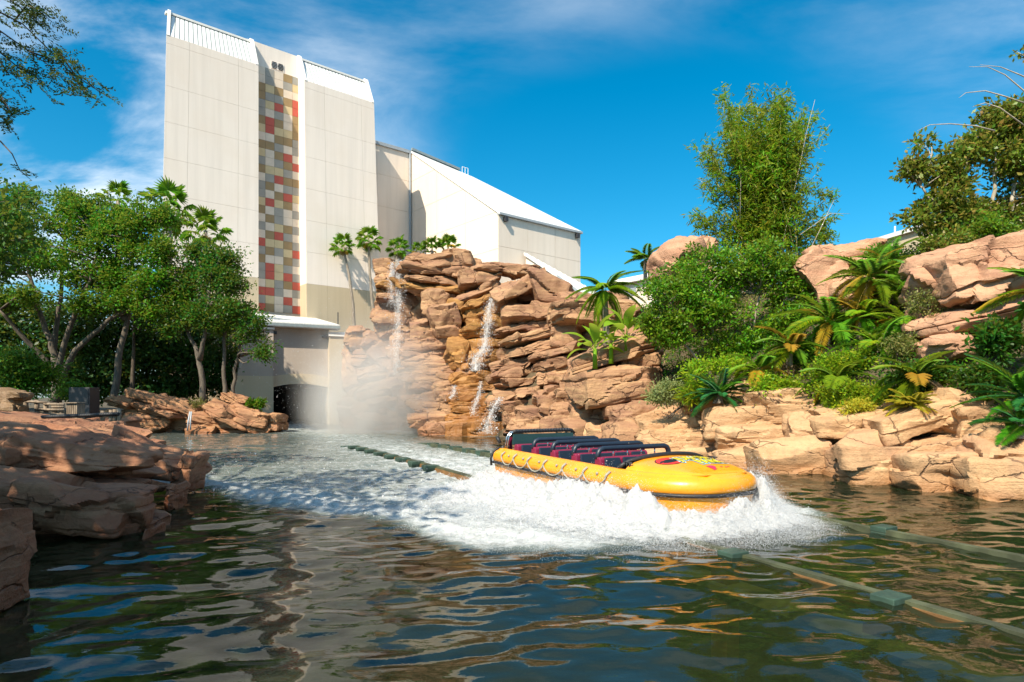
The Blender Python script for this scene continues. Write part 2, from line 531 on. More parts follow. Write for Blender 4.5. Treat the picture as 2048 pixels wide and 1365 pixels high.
# sloped metal caps with standing seams between two white fins
CAP_H, CAP_D = 3.3, 2.0
for fn in (left, right):
    s0, s1 = fn(zT)
    mb = MB()
    sk = SKEW if fn is left else 0.0; kc = sk * CAP_D / PD
    mb.hexa([TW.p(s0 + .3, zT, 0.12), TW.p(s1 - .3, zT, 0.12), TW.p(s1 - .3, zT, PD), TW.p(s0 + .3 + sk, zT, PD),
             TW.p(s0 + .3 + kc, zT + CAP_H, 0.12 + CAP_D), TW.p(s1 - .3, zT + CAP_H, 0.12 + CAP_D), TW.p(s1 - .3, zT + CAP_H, PD), TW.p(s0 + .3 + sk, zT + CAP_H, PD)])
    cap = mb.build('cap_roof', M['seam'], tower)
    n = 19
    for k in range(n):
        a = lerp(s0 + .32, s1 - .32, k / n) + .05; b = lerp(s0 + .32, s1 - .32, (k + 1) / n) - .05
        mb = MB()
        mb.hexa([TW.p(a, zT + .02, 0.05), TW.p(b, zT + .02, 0.05), TW.p(b, zT + .02, 0.16), TW.p(a, zT + .02, 0.16),
                 TW.p(a + kc * (1 - k / n), zT + CAP_H - .04, 0.05 + CAP_D), TW.p(b + kc * (1 - (k + 1) / n), zT + CAP_H - .04, 0.05 + CAP_D), TW.p(b + kc * (1 - (k + 1) / n), zT + CAP_H - .04, 0.16 + CAP_D), TW.p(a + kc * (1 - k / n), zT + CAP_H - .04, 0.16 + CAP_D)])
        mb.build('roof_panel', M['white_metal'], cap)
    mb = MB(); TW.box(mb, s0 + .3, s1 - .3, zT + CAP_H, zT + CAP_H + .22, CAP_D - .05, CAP_D + .5); mb.build('ridge_trim', M['trim'], tower)
    for a, b in ((s0, s0 + .3), (s1 - .3, s1)):
        mb = MB()
        ks = sk if a == s0 else 0.0
        side = [TW.p(a + ks * d_ / PD, z_, d_) for z_, d_ in ((zT, -0.04), (zT, PD), (zT + CAP_H + .5, PD), (zT + CAP_H + .5, CAP_D + .1), (zT + CAP_H + .2, CAP_D - .35))]
        mb.prism(side, TW.p(b, 0, 0) - TW.p(a, 0, 0))
        mb.build('side_fin', M['trim'], tower)
# recessed tile wall
zt_top = TW.uv(598, 157, REC)[1]; zt_bot = TW.uv(598, 629, REC)[1]
r0 = TW.uv(506, 400, REC)[0] - 0.3; r1 = sB
mb = MB(); TW.box(mb, sA - .5, sBb + .3, zt_bot - 4, zt_top + .02, REC + .09, REC + 3.9)
mb.build('recess_wall', M['joint'], tower)
zc = TW.uv(517, 99, REC + 1.2)[1]
mb = MB(); TW.box(mb, sA - .5, sB + .3, zt_top + .05, zc + .3, REC + .35, PD - .2); mb.build('recess_head', M['wall'], tower)
TILES = ['CCBBGGBTCBTGBCGGTBCGCRGBGGCRGR', 'GGTGTCRRCBCCTGBCRCBCBTBCRRTRTB', 'CCBGRGBTBGBGTRCBTGGTRTGCTTGGCC',
         'BGCBTCCTBCRBGBGRBCCBGBTBGRBCRG', 'GTCRRBBBGGCRCBGTCGCGCGRGCGRGCR']
edges = [r0] + [TW.uv(u, 400, REC + .05)[0] for u in (530.5, 548.5, 566.5, 584.5)] + [sBb - .02]
dz = (zt_top - zt_bot) / 30.0
for c in range(5):
    for r in range(30):
        mb = MB()
        TW.box(mb, edges[c] + .012, edges[c + 1] - .012, zt_top - (r + 1) * dz + .012, zt_top - r * dz - .012, REC, REC + .1)
        mb.build('tile', M['tile' + TILES[c][r]], tower)
# louvre above the tiles: two slatted leaves
lv = MB()
s_l, z_l = TW.uv(555, 133, REC + .3)
TW.box(lv, s_l - .75, s_l + .75, z_l - .42, z_l + .42, REC + .30, REC + .36)
lo = lv.build('louvre', M['wall'], tower)
for k in (-1, 1):
    for j in range(5):
        hw = (0.50, 0.62, 0.66, 0.62, 0.45)[j]
        mb = MB(); TW.box(mb, s_l + k * .37 - hw / 2, s_l + k * .37 + hw / 2, z_l + .34 - j * .17 - .045 - (k > 0) * .02, z_l + .34 - j * .17 + .045, REC + .27, REC + .31)
        mb.build('slat', M['dark'], lo)

# ---- tunnel portal in front of the tower, square to the track
A2 = Vector((-0.477, 0.879)); T2 = Vector((0.879, 0.477))       # along the track (away) and across it
c0 = at(600, 850, 57.0)
PT = Frame(c0.x, c0.y, T2.x, T2.y)
portal = thing('tunnel_portal', 'grey and tan splash tunnel portal with arched opening at the tower foot', 'tunnel', c0)
def pz(u, v, d=0.0): return PT.uv(u, v, d)
sL0, _ = pz(545, 800); sR0, _ = pz(658, 800)
z_f = pz(600, 657)[1]; z_band = pz(600, 754)[1]; z_sp = pz(545, 775)[1]; z_cr = pz(600, 768)[1]
z_bt = pz(600, 748)[1]
arc = [(lerp(sL0, sR0, k / 14), lerp(z_sp, z_cr, 1 - (2 * k / 14 - 1) ** 2)) for k in range(15)]
arc2 = [(lerp(sL0, sR0, k / 14), lerp(z_band, z_bt, 1 - (2 * k / 14 - 1) ** 2)) for k in range(15)]
mb = MB(); PT.prism(mb, arc + [(s, z) for s, z in reversed(arc2)], -0.05, 0.9); mb.build('arch_band', M['wall_tan'], portal)
mb = MB(); PT.prism(mb, arc2 + [(sR0, z_f), (sL0, z_f)], 0.0, 0.9); mb.build('front_wall', M['wall_grey'], portal)
# tunnel lining (a real passage running in under the tower)
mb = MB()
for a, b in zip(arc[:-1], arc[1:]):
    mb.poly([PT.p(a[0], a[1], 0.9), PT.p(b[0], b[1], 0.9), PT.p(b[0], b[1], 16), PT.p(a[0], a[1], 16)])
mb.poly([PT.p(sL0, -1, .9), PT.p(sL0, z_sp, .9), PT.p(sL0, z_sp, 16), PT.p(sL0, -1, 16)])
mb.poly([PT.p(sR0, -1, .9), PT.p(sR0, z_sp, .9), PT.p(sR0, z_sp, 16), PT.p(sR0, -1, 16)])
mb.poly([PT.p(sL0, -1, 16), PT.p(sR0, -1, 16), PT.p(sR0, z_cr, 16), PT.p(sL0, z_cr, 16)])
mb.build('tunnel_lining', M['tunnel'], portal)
# side piers
pl_t = pz(489, 662); pl_b = pz(452, 836)
pq = lambda z: lerp(pl_b[0], pl_t[0], (z + 1.0) / (z_f + 0.4))
for z0, z1, mt, pr in ((-1.2, z_band, 'wall_tan', -.62), (z_band + .004, z_f - .3, 'wall_grey', -.6)):
    mb = MB(); PT.prism(mb, [(pq(z0), z0), (sL0, z0), (sL0, z1), (pq(z1), z1)], pr, 2.5); mb.build('side_pier', M[mt], portal)
mb = MB(); PT.box(mb, pq(z_f - .3) - .1, sL0 + .08, z_f - .298, z_f - .12, -.72, 2.5); mb.build('coping', M['trim'], portal)
pr_t = pz(702, 676); pr_b = pz(722, 836)
z_rp = pr_t[1]
for z0, z1, mt, pr in ((-1.2, z_band, 'wall_tan', -.62), (z_band + .004, z_rp, 'wall_tan', -.6)):
    mb = MB(); PT.prism(mb, [(sR0 - .1, z0), (lerp(pr_b[0], pr_t[0], (z0 + 1) / (z_rp + 1)), z0), (lerp(pr_b[0], pr_t[0], (z1 + 1) / (z_rp + 1)), z1), (sR0 - .1, z1)], pr, 2.5); mb.build('side_pier', M[mt], portal)
mb = MB(); PT.box(mb, sR0 - .18, pr_t[0] + .1, z_rp + .002, z_rp + .17, -.72, 2.5); mb.build('coping', M['trim'], portal)
# fascia and the seamed lean-to roof up to the tower
se0 = pz(488, 655)[0]; se1 = pz(676, 660)[0]
mb = MB(); PT.box(mb, se0, se1, z_f - .02, z_f + .28, -.9, .3); mb.build('fascia', M['trim'], portal)
rz0, rz1 = z_f + .285, TW.uv(600, 636, -.05)[1]
nP = 22
top_l = TW.p(sA - 4.5, rz1, .02); top_r = TW.p(sBb + 1.2, rz1, .02)
bot_l = PT.p(se0, rz0, -.95); bot_r = PT.p(se1, rz0, -.95)
mb = MB()
mb.hexa([bot_l - Vector((0, 0, .25)), bot_r - Vector((0, 0, .25)), top_r - Vector((0, 0, .25)), top_l - Vector((0, 0, .25)), bot_l, bot_r, top_r, top_l])
rf = mb.build('roof', M['seam'], portal)
for k in range(nP):
    a, b = k / nP + .004, (k + .82) / nP
    q = [bot_l.lerp(bot_r, a), bot_l.lerp(bot_r, b), top_l.lerp(top_r, b), top_l.lerp(top_r, a)]
    mb = MB(); mb.hexa([x + Vector((0, 0, .003)) for x in q] + [x + Vector((0, 0, .12)) for x in q]); mb.build('roof_panel', M['white_metal'], rf)
for u, v in ((547.5, 666), (649.5, 674)):
    s, z = pz(u, v); mb = MB(); PT.box(mb, s - .22, s + .22, z - .12, z + .12, -.35, -.002); mb.build('flood_light', M['dark'], portal)
s, z = pz(677, 661); mb = MB(); mb.tube([PT.p(s, z_f + .2, .2), PT.p(s, z_f + 1.7, .2)], .06, 6); mb.build('vent_pipe', M['dark'], portal)
s, z = pz(680, 668); mb = MB(); PT.box(mb, pz(655, 668)[0], pz(690, 668)[0], z - .1, z + .12, -.35, .3); mb.build('roof_kerb', M['trim'], portal)

# ---- ride hall behind: recessed wall, wing with a falling roof
Bc = TW.p(tz(753, 400)[0], 0, 0)
HD = 8.0
HA = Frame(Bc.x + TW.n.x * HD, Bc.y + TW.n.y * HD, TW.t.x, TW.t.y)
sC, zC = HA.uv(822, 305)
Cp = HA.p(sC, 0, 0)
out2 = -HA.n                                        # towards the camera
hall = thing('ride_hall', 'cream hall with a steep white roof falling towards the rock waterfall', 'building', Cp)
kD = (997 - CX) / F
L = (kD * Cp.y - Cp.x) / (out2.x - kD * out2.y)
Dp = Vector((Cp.x + out2.x * L, Cp.y + out2.y * L, 0))
WF = Frame(Dp.x, Dp.y, HA.t.x, HA.t.y)
sE, zE = WF.uv(1161, 468)
zD = 0.15 * WF.uv(997, 405)[1] + 0.85 * zE - 0.2
Wd = sE
rowsH = [0.5, 6, 10.2, 14.4, 18.6]
# recessed wall
mb = MB(); HA.box(mb, -9, sC + .5, 0.2, zC - .32, 0.04, 1.0); mb.build('recessed_wall', M['joint'], hall)
hr = [0.2, 9.0, 16.0, 20.5, 25.0, 29.5, 34.0, zC - .3]
for r in range(len(hr) - 1):
    for a, b in ((-9, -2.4), (-2.4, 4.2), (4.2, sC - .02)):
        mb = MB(); HA.box(mb, a + .02, b - .02, hr[r] + .02, hr[r + 1] - .02, 0.0, 0.06); mb.build('wall_panel', M['wall_hall'], hall)
mb = MB(); HA.box(mb, -9, sC + .1, zC - .29, zC + .15, -.25, .6); mb.build('eaves', M['gutter'], hall)
mb = MB(); mb.tube([HA.p(sC - .25, 0.5, -.16), HA.p(sC - .25, zC - .3, -.16)], .14, 8); mb.build('downpipe', M['gutter'], hall)
# sunlit flank wall of the wing (faces the tower)
FL = Frame(Dp.x, Dp.y, Cp.x - Dp.x, Cp.y - Dp.y)      # s from the outer corner back to the recessed wall
def flank_top(s): return lerp(zD, zC, s / L)
sh = FL.n * -1 if (FL.n.dot(HA.t) < 0) else FL.n      # inwards of the wing
sgn = 1 if FL.n.dot(HA.t) > 0 else -1
mb = MB(); FL.prism(mb, [(0.02, .2), (L, .2), (L, flank_top(L) - .03), (0.02, flank_top(0) - .03)], 0.03 * sgn, 0.5 * sgn); mb.build('flank_wall', M['joint'], hall)
hz_ = [0.2, 9.0, 16.0, 20.5, 25.0, 29.5, 34.0, 40.0]
for r in range(len(hz_) - 1):
    for a, b in ((0.0, 6.9), (6.9, 13.8), (13.8, L)):
        z0, z1 = hz_[r] + .02, hz_[r + 1] - .02
        ta, tb = flank_top(a) - .02, flank_top(b) - .02
        if z0 >= tb: continue
        poly = [(a + .02, z0)] if z0 < ta else [(lerp(a, b, (z0 - ta) / (tb - ta)), z0)]
        poly.append((b - .02, z0)); poly.append((b - .02, min(z1, tb)))
        if z1 < tb and z1 > ta: poly.append((lerp(a, b, (z1 - ta) / (tb - ta)), z1))
        if z1 <= ta: poly.append((a + .02, z1))
        elif z0 < ta: poly.append((a + .02, ta))
        mb = MB(); FL.prism(mb, poly, 0.0, 0.05 * sgn); mb.build('wall_panel', M['wall_hall'], hall)
# front wall of the wing
mb = MB(); WF.box(mb, 0.03, sE, 0.2, zD - .1, 0.04, 1.0); mb.build('front_wall', M['joint'], hall)
fr = [0.2, 7.0, 11.6, 16.2, 20.8, zD - .08]
for r in range(len(fr) - 1):
    for k in range(3):
        mb = MB(); WF.box(mb, sE * k / 3 + .02 * (k > 0), sE * (k + 1) / 3 - .02, fr[r] + .02, fr[r + 1] - .02, 0.0, 0.06); mb.build('wall_panel', M['wall_hall'], hall)
mb = MB(); WF.box(mb, -.05, sE + .1, zD - .07, zD + .2, -.35, .2); mb.build('gutter', M['gutter'], hall)
for u, v in ((1009, 412), (1152, 471)):
    s, z = WF.uv(u, v); mb = MB(); WF.box(mb, s - .22, s + .22, zD - .75, zD - .2, -.5, -.02); mb.build('flood_light', M['dark'], hall)
# big roof plane in seamed sheets
nR = 12
for k in range(nR):
    a, b = sE * k / nR, sE * (k + .985) / nR
    q = [WF.p(a - .1, zD + .22, -.3), WF.p(b, zD + .22, -.3), WF.p(b * .78, zC + .25 - 1.3 * (k + 1) / nR, L), WF.p(a * .78 - .1, zC + .25 - 1.3 * k / nR, L)]
    mb = MB(); mb.hexa([x - Vector((0, 0, .3)) for x in q] + q); mb.build('roof_sheet', M['white_metal'], hall)
q = [HA.p(-9, zC + .2, -.1), HA.p(sC - .1, zC + .2, -.1), HA.p(sC - .1, zC + 1.0, 1.6), HA.p(-9, zC + 1.0, 1.6)]
mb = MB(); mb.hexa([x - Vector((0, 0, .2)) for x in q] + q); mb.build('upper_roof', M['seam'], hall)
mb = MB(); zl = lambda s_: zC + .25 - 1.3 * s_ / (.78 * sE)
mb.hexa([WF.p(0, zl(0) + .003, L - .4), WF.p(sE * .6, zl(sE * .6) + .003, L - .4), WF.p(sE * .6, zl(sE * .6) + .003, L), WF.p(0, zl(0) + .003, L), WF.p(0, zl(0) + .32, L - .4), WF.p(sE * .6, zl(sE * .6) + .32, L - .4), WF.p(sE * .6, zl(sE * .6) + .32, L), WF.p(0, zl(0) + .32, L)]); mb.build('ridge_trim', M['seam'], hall)
s_r = sE * .62
mb = MB()
for ds in (0, .55, 1.1): mb.tube([WF.p(s_r + ds, zC - 1.4, L - .5), WF.p(s_r + ds, zC - .2, L - .5)], .04, 5)
mb.tube([WF.p(s_r, zC - .2, L - .5), WF.p(s_r + 1.1, zC - .2, L - .5)], .04, 5)
mb.build('roof_hatch_rail', M['trim'], hall)
# end wall (right hand, seen from a step aside)
mb = MB(); mb.poly([WF.p(sE, .2, .05), WF.p(sE * .77, .2, L), WF.p(sE * .77, zC - 1.5, L), WF.p(sE, zD - .1, .05)]); mb.build('end_wall', M['wall_hall'], hall)

# ---- low annex with a bright lean-to roof in front of the wing
s0, z0 = WF.uv(1047, 505, -.2); s1, z1 = WF.uv(1172, 566, -.2)
annex = thing('annex', 'low annex with a bright white sloping roof below the hall wall', 'building', WF.p(s0, 0, -2))
s2, z2 = WF.uv(1215, 600, -5)
def aq(s, z, d): return WF.p(s, z, d)
mb = MB()
mb.hexa([aq(s0, z0 - .35, -.25), aq(s0 + .2, z0 - 4.0, -6), aq(s2 + 2, z2 - 3.4, -6), aq(s1 + 2, z1 - 1.4, -.25), aq(s0, z0, -.25), aq(s0 + .2, z0 - 3.6, -6), aq(s2 + 2, z2 - 3.0, -6), aq(s1 + 2, z1 - 1.0, -.25)])
an_roof = mb.build('roof', M['white_metal'], annex)
for k in range(14):
    t = (k + .5) / 14
    a = aq(s0, z0, -.25).lerp(aq(s1 + 2, z1 - 1.0, -.25), t); b = aq(s0 + .2, z0 - 3.6, -6).lerp(aq(s2 + 2, z2 - 3.0, -6), t)
    mb = MB(); mb.tube([a + Vector((0, 0, .03)), b + Vector((0, 0, .03))], .05, 4); mb.build('seam_rib', M['white_metal'], an_roof)
mb = MB(); mb.hexa([aq(s0 + .3, .2, -5.8), aq(s2 + 1.6, .2, -5.8), aq(s2 + 1.6, .2, -.3), aq(s0 + .3, .2, -.3), aq(s0 + .3, z0 - 4.1, -5.8), aq(s2 + 1.6, z2 - 3.6, -5.8), aq(s1 + 1.6, z1 - 1.6, -.3), aq(s0 + .3, z0 - .5, -.3)])
mb.build('wall', M['wall_hall'], annex)

# ---- pale low shed behind the small palms, with a flat roof edge and louvred opening
g0 = at(1232, 575, 58); g1 = at(1420, 548, 50)
SH = Frame(g0.x, g0.y, g1.x - g0.x, g1.y - g0.y)
shed = thing('low_shed', 'low white flat roofed shed behind the slender palm', 'building', g0)
sw = (g1 - g0).length
zr = SH.uv(1260, 567)[1]
mb = MB(); SH.box(mb, 0, sw, 3, zr, 0, 6); mb.build('wall', M['wall_hall'], shed)
mb = MB(); SH.box(mb, -.4, sw + .2, zr + .003, zr + .45, -.5, 6.3); mb.build('roof_slab', M['trim'], shed)
for k in range(5):
    s, z = SH.uv(1236, 583 + k * 3.0)
    mb = MB(); SH.box(mb, s - .1, s + 2.2, z - .05, z + .05, -.06, -.003); mb.build('slat', M['gutter'], shed)
mb = MB(); mb.tube([SH.p(sw * .42, zr - 3.2, -.12), SH.p(sw * .42, zr, -.12)], .06, 6); mb.build('downpipe', M['trim'], shed)

# ---- parapet of a building beyond the right-hand outcrop
b0 = at(1725, 487, 48); b1 = at(1990, 438, 38)
PB = Frame(b0.x, b0.y, b1.x - b0.x, b1.y - b0.y)
para = thing('far_building', 'cream parapet of a building beyond the right outcrop and tree', 'building', b0)
pw = (b1 - b0).length
zp = 0.5 * (PB.uv(1740, 484)[1] + PB.uv(1860, 461)[1])
mb = MB(); PB.box(mb, -4, pw, 4, zp, 0, 8); mb.build('wall', M['wall_tan'], para)
mb = MB(); PB.box(mb, -4.2, pw + .2, zp + .003, zp + .3, -.25, 8); mb.build('coping', M['trim'], para)
s, z = PB.uv(1783, 470); mb = MB(); mb.tube([PB.p(s, zp, .3), PB.p(s, zp + .9, .3)], .06, 5); mb.build('mast', M['trim'], para)
# ================================================================== ground and water
D2 = np.array([0.477, -0.879]); N2 = np.array([0.879, 0.477])    # track: towards the camera, and across it
BOAT_D, BOAT_N = -12.5, 9.70                                    # boat centre in track coordinates
def trk(d, n, z=0.0): return Vector((d * D2[0] + n * N2[0], d * D2[1] + n * N2[1], z))

LAKE = np.array([(-10.5, 1.0), (-10.5, 6.0), (-10.8, 9.0), (-11.6, 12.0), (-12.4, 17.0), (-16.5, 22.5), (-22, 31), (-30, 41.5), (-28, 44.0), (-17.4, 43.4), (-18.0, 50),
                 (-21.6, 57.5), (-29.5, 72), (-24.0, 74), (-16.4, 59.5), (-13.0, 51), (-5.6, 43.0), (3.4, 36.5), (6.6, 29.0), (9.7, 22.0), (11.9, 18.4), (14.2, 17.4), (20, 15.5), (26, 8),
                 (28, -8), (14, -16), (-8.5, -14), (-9.6, -3)])
def poly_sd(P, poly):
    """signed distance to a polygon, positive outside"""
    n = len(poly); d = np.full(len(P), 1e9); inside = np.zeros(len(P), bool)
    for i in range(n):
        a = poly[i]; b = poly[(i + 1) % n]
        e = b - a; w = P - a
        t = np.clip((w @ e) / (e @ e), 0, 1)
        q = w - t[:, None] * e
        d = np.minimum(d, (q * q).sum(1))
        c = ((a[1] <= P[:, 1]) & (b[1] > P[:, 1])) | ((b[1] <= P[:, 1]) & (a[1] > P[:, 1]))
        with np.errstate(divide='ignore', invalid='ignore'):
            xi = a[0] + (P[:, 1] - a[1]) / (b[1] - a[1]) * e[0]
        inside ^= c & (P[:, 0] < xi)
    d = np.sqrt(d)
    return np.where(inside, -d, d)
def ground_h(P):
    sd = poly_sd(P, LAKE)
    x, y = P[:, 0], P[:, 1]
    z = np.where(sd < 0, np.maximum(-1.7, sd * 0.9), 0.0)
    land = sstep(0.0, 1.6, sd)
    base = 1.3 * land
    # hillside on the right and behind the rock waterfall
    right = sstep(-1.0, 3.0, x - np.interp(y, [-20, 10, 20, 30, 36, 44, 52, 60], [20, 10, 6, 3, 1.5, -7, -13, -18]))
    hill = right * (1.2 + np.clip(sd - 1.5, 0, 9) * 0.72) * sstep(0.3, 2.0, sd)
    cliff = sstep(30, 37, y) * (1 - sstep(4.0, 10.0, x)) * right * np.clip(sd - 1.0, 0, 3.5) * 0.55
    front = 1 - sstep(8, 15, y)
    hill = hill * (1 - front * 0.8)
    wave = fbm(np.c_[x * 0.15, y * 0.15, x * 0], 3, 5) * 0.35 * land
    return z + base + hill + cliff + wave
gx = np.r_[-1200, -600, -300, -160, -100, np.arange(-70, 70.1, 1.0), 100, 160, 300, 600, 1200]
gy = np.r_[-400, -150, -60, np.arange(-30, 100.1, 1.0), 130, 180, 300, 600, 1200, 2000]
GX, GY = np.meshgrid(gx, gy)
P = np.c_[GX.ravel(), GY.ravel()]
V = np.c_[P, ground_h(P)]
nx, ny = len(gx), len(gy)
ii = (np.arange(ny - 1)[:, None] * nx + np.arange(nx - 1)[None, :]).ravel()
Fq = np.c_[ii, ii + 1, ii + nx + 1, ii + nx]
t = NT('soil')
p_ = t.pos()
n1 = t.noise(p_, 0.8, 7, 0.65)
cs = t.mix(t.rng(n1, 0.35, 0.7), (0.055, 0.040, 0.024), (0.12, 0.085, 0.05))
n2 = t.noise(p_, 5.0, 5, 0.6)
cs = t.mix(t.rng(n2, 0.45, 0.7), cs, (0.05, 0.055, 0.02))
zs = t.n('ShaderNodeSeparateXYZ', {0: p_}).outputs['Z']
cs = t.mix(t.rng(zs, -0.6, 0.1, 1.0, 0.0), cs, (0.035, 0.036, 0.018))
t.set(t.bsdf, 'Base Color', cs); t.set(t.bsdf, 'Roughness', 0.95)
t.set(t.bsdf, 'Normal', t.bump(n2, 0.8, 0.1))
gr = link('ground', mesh_np('ground', V, Fq), t.m)
tag(gr, 'dark planted soil of the banks and the lagoon bed', 'ground', kind='structure')

# ---- water surface with the boat's wake in it
wy = [2.2]
while wy[-1] < 16: wy.append(wy[-1] + 0.06)
while wy[-1] < 30: wy.append(wy[-1] + 0.12)
while wy[-1] < 78: wy.append(wy[-1] + 0.30)
wy = np.r_[np.arange(-14, 2.2, 0.8), np.array(wy)]
wx = np.r_[np.arange(-34, -12, 0.30), np.arange(-12, 14, 0.085), np.arange(14, 30, 0.30)]
WX, WY = np.meshgrid(wx, wy)
px, py = WX.ravel(), WY.ravel()
dd = px * D2[0] + py * D2[1]; nn = px * N2[0] + py * N2[1]
back = -8.7 - dd                                              # metres behind the bow
wob = fbm(np.c_[px * 0.35, py * 0.35, px * 0], 3, 31) * 1.2
edge_near = 5.6 - 0.50 * np.clip(back, -5, 60) + wob
edge_far = 12.6 + 0.10 * np.clip(back, 0, 20) + wob * 0.5
inside = sstep(-0.9, 0.7, nn - edge_near) * sstep(-0.4, 1.2, edge_far - nn) * sstep(-1.2, 0.6, back)
fade = np.interp(back, [-2, 0, 4, 8, 14, 20, 28, 40], [1.0, 1.0, 0.88, 0.68, 0.50, 0.40, 0.32, 0.30])
crest = np.exp(-((nn - edge_near - 0.5) / 0.9) ** 2) * np.interp(back, [-1, 2, 10, 18, 26], [0.3, 0.35, 0.30, 0.18, 0.05])
rails = np.exp(-((nn - 9.4) / 2.6) ** 2) * np.interp(back, [0, 8, 12, 24, 30, 42], [0.2, 0.3, 0.30, 0.20, 0.18, 0.32])
foam = np.clip(inside * (fade * 0.8 + crest) + rails * sstep(0, 2, back), 0, 1)
# soft foam where the cascades land
for (u_, v_, rr) in ((975, 868, 2.2), (770, 862, 3.5)):
    c_ = onz(u_, v_)
    foam = np.maximum(foam, 0.75 * np.exp(-(((px - c_.x) / (rr * 1.3)) ** 2 + ((py - c_.y + 1.2) / rr) ** 2)))
sh_l = np.exp(-(np.abs(poly_sd(np.c_[px, py], LAKE)) / 0.35)) * 0.25
swell = 0.058 * noise3(np.c_[px * 0.55 + 3, py * 0.95, px * 0], 3) + 0.030 * noise3(np.c_[(px * 0.8 + py * 0.5) * 1.35, (py * 0.9 - px * 0.45) * 2.1, px * 0], 7)
rip = (0.021 * noise3(np.c_[(px + py * 0.3) * 1.9, (py - px * 0.3) * 4.2, px * 0], 11) + 0.015 * noise3(np.c_[(px - py * 0.25) * 2.7, (py + px * 0.3) * 3.6, px * 0], 14) + 0.008 * noise3(np.c_[px * 4.2, py * 7.5, px * 0], 12)) * (0.75 + 0.7 * sstep(-2, 7, px))
calm = np.interp(py, [2, 9, 25, 60], [0.62, 0.75, 0.65, 0.5])
rough = fbm(np.c_[px * 1.7, py * 2.6, px * 0], 5, 21, 0.55) * 0.16 + np.abs(fbm(np.c_[px * 3.2, py * 4.2, px * 0 + 5], 4, 27)) * 0.12
wz = swell * calm + rip * calm + foam * (rough + 0.02) + 0.10 * crest * inside
# keep the sheet low along the boat so that the hull is not swamped
V = np.c_[px, py, wz]
nx, ny = len(wx), len(wy)
ii = (np.arange(ny - 1)[:, None] * nx + np.arange(nx - 1)[None, :]).ravel()
Fq = np.c_[ii, ii + 1, ii + nx + 1, ii + nx]
sdw = poly_sd(np.c_[px, py], LAKE).reshape(ny, nx)
keep = (np.minimum.reduce([sdw[:-1, :-1], sdw[1:, 1:], sdw[:-1, 1:], sdw[1:, :-1]]) < 3.0).ravel()
me = mesh_np('water', V, Fq[keep])
at_ = me.attributes.new('foam', 'FLOAT', 'POINT'); at_.data.foreach_set('value', foam.astype(np.float32))
t = NT('water')
p_ = t.pos()
fa = t.n('ShaderNodeAttribute', attribute_name='foam').outputs['Fac']
nz = t.noise(t.mapv(p_, (1.0, 1.6, 1.0)), 1.9, 10, 0.72, 0.9)
nz2 = t.noise(t.mapv(p_, (1.0, 1.5, 1.0), loc=(5, 3, 0)), 9.0, 8, 0.78, 0.6)
ns = t.math('ADD', t.math('MULTIPLY', nz, 0.62), t.math('MULTIPLY', nz2, 0.38))
thr = t.math('SUBTRACT', 0.685, t.math('MULTIPLY', fa, 0.36))
mask = t.rng(t.math('SUBTRACT', ns, thr), -0.06, 0.15)
mask = t.math('MULTIPLY', mask, t.rng(fa, 0.04, 0.25))
fine = t.n('ShaderNodeTexNoise', {'Vector': t.mapv(p_, (1.0, 1.7, 1.0), (0, 0, R(28))), 'Scale': 4.0, 'Detail': 3.0, 'Roughness': 0.5}).outputs['Fac']
fine2 = t.noise(t.mapv(p_, (1.0, 1.9, 1.0), (0, 0, R(-20))), 12.0, 3, 0.55)
wn_ = t.bump(t.math('ADD', t.math('MULTIPLY', fine, 0.8), t.math('MULTIPLY', fine2, 0.05)), 0.12, 0.03)
gl = t.n('ShaderNodeBsdfGlossy', {'Color': (0.95, 0.97, 1.0, 1), 'Roughness': 0.015, 'Normal': wn_})
tr = t.n('ShaderNodeBsdfTransparent', {'Color': (0.40, 0.42, 0.26, 1)})
df = t.n('ShaderNodeBsdfDiffuse', {'Color': (0.020, 0.030, 0.013, 1)})
body = t.n('ShaderNodeMixShader', {'Fac': 0.45, 1: tr, 2: df})
fr_ = t.n('ShaderNodeFresnel', {'IOR': 1.34, 'Normal': wn_})
surf = t.n('ShaderNodeMixShader', {'Fac': t.math('MINIMUM', t.math('ADD', t.math('MULTIPLY', fr_.outputs[0], 0.95), 0.008), 1.0), 1: body, 2: gl})
# aerated water under the foam
aer = t.n('ShaderNodeBsdfDiffuse', {'Color': (0.24, 0.28, 0.27, 1)})
surf2 = t.n('ShaderNodeMixShader', {'Fac': t.math('MULTIPLY', t.rng(fa, 0.08, 0.6), 0.55), 1: surf, 2: aer})
fm = t.n('ShaderNodeBsdfDiffuse', {'Color': (0.66, 0.70, 0.73, 1), 'Roughness': 0.8, 'Normal': t.bump(ns, 1.0, 0.35)})
fin = t.n('ShaderNodeMixShader', {'Fac': t.math('MULTIPLY', mask, 0.86), 1: surf2, 2: fm})
t.t.links.new(fin.outputs[0], t.out.inputs[0])
wo = link('water', me, t.m)
tag(wo, 'rippled dark green lagoon water with a broad foaming wake', 'water', kind='structure')

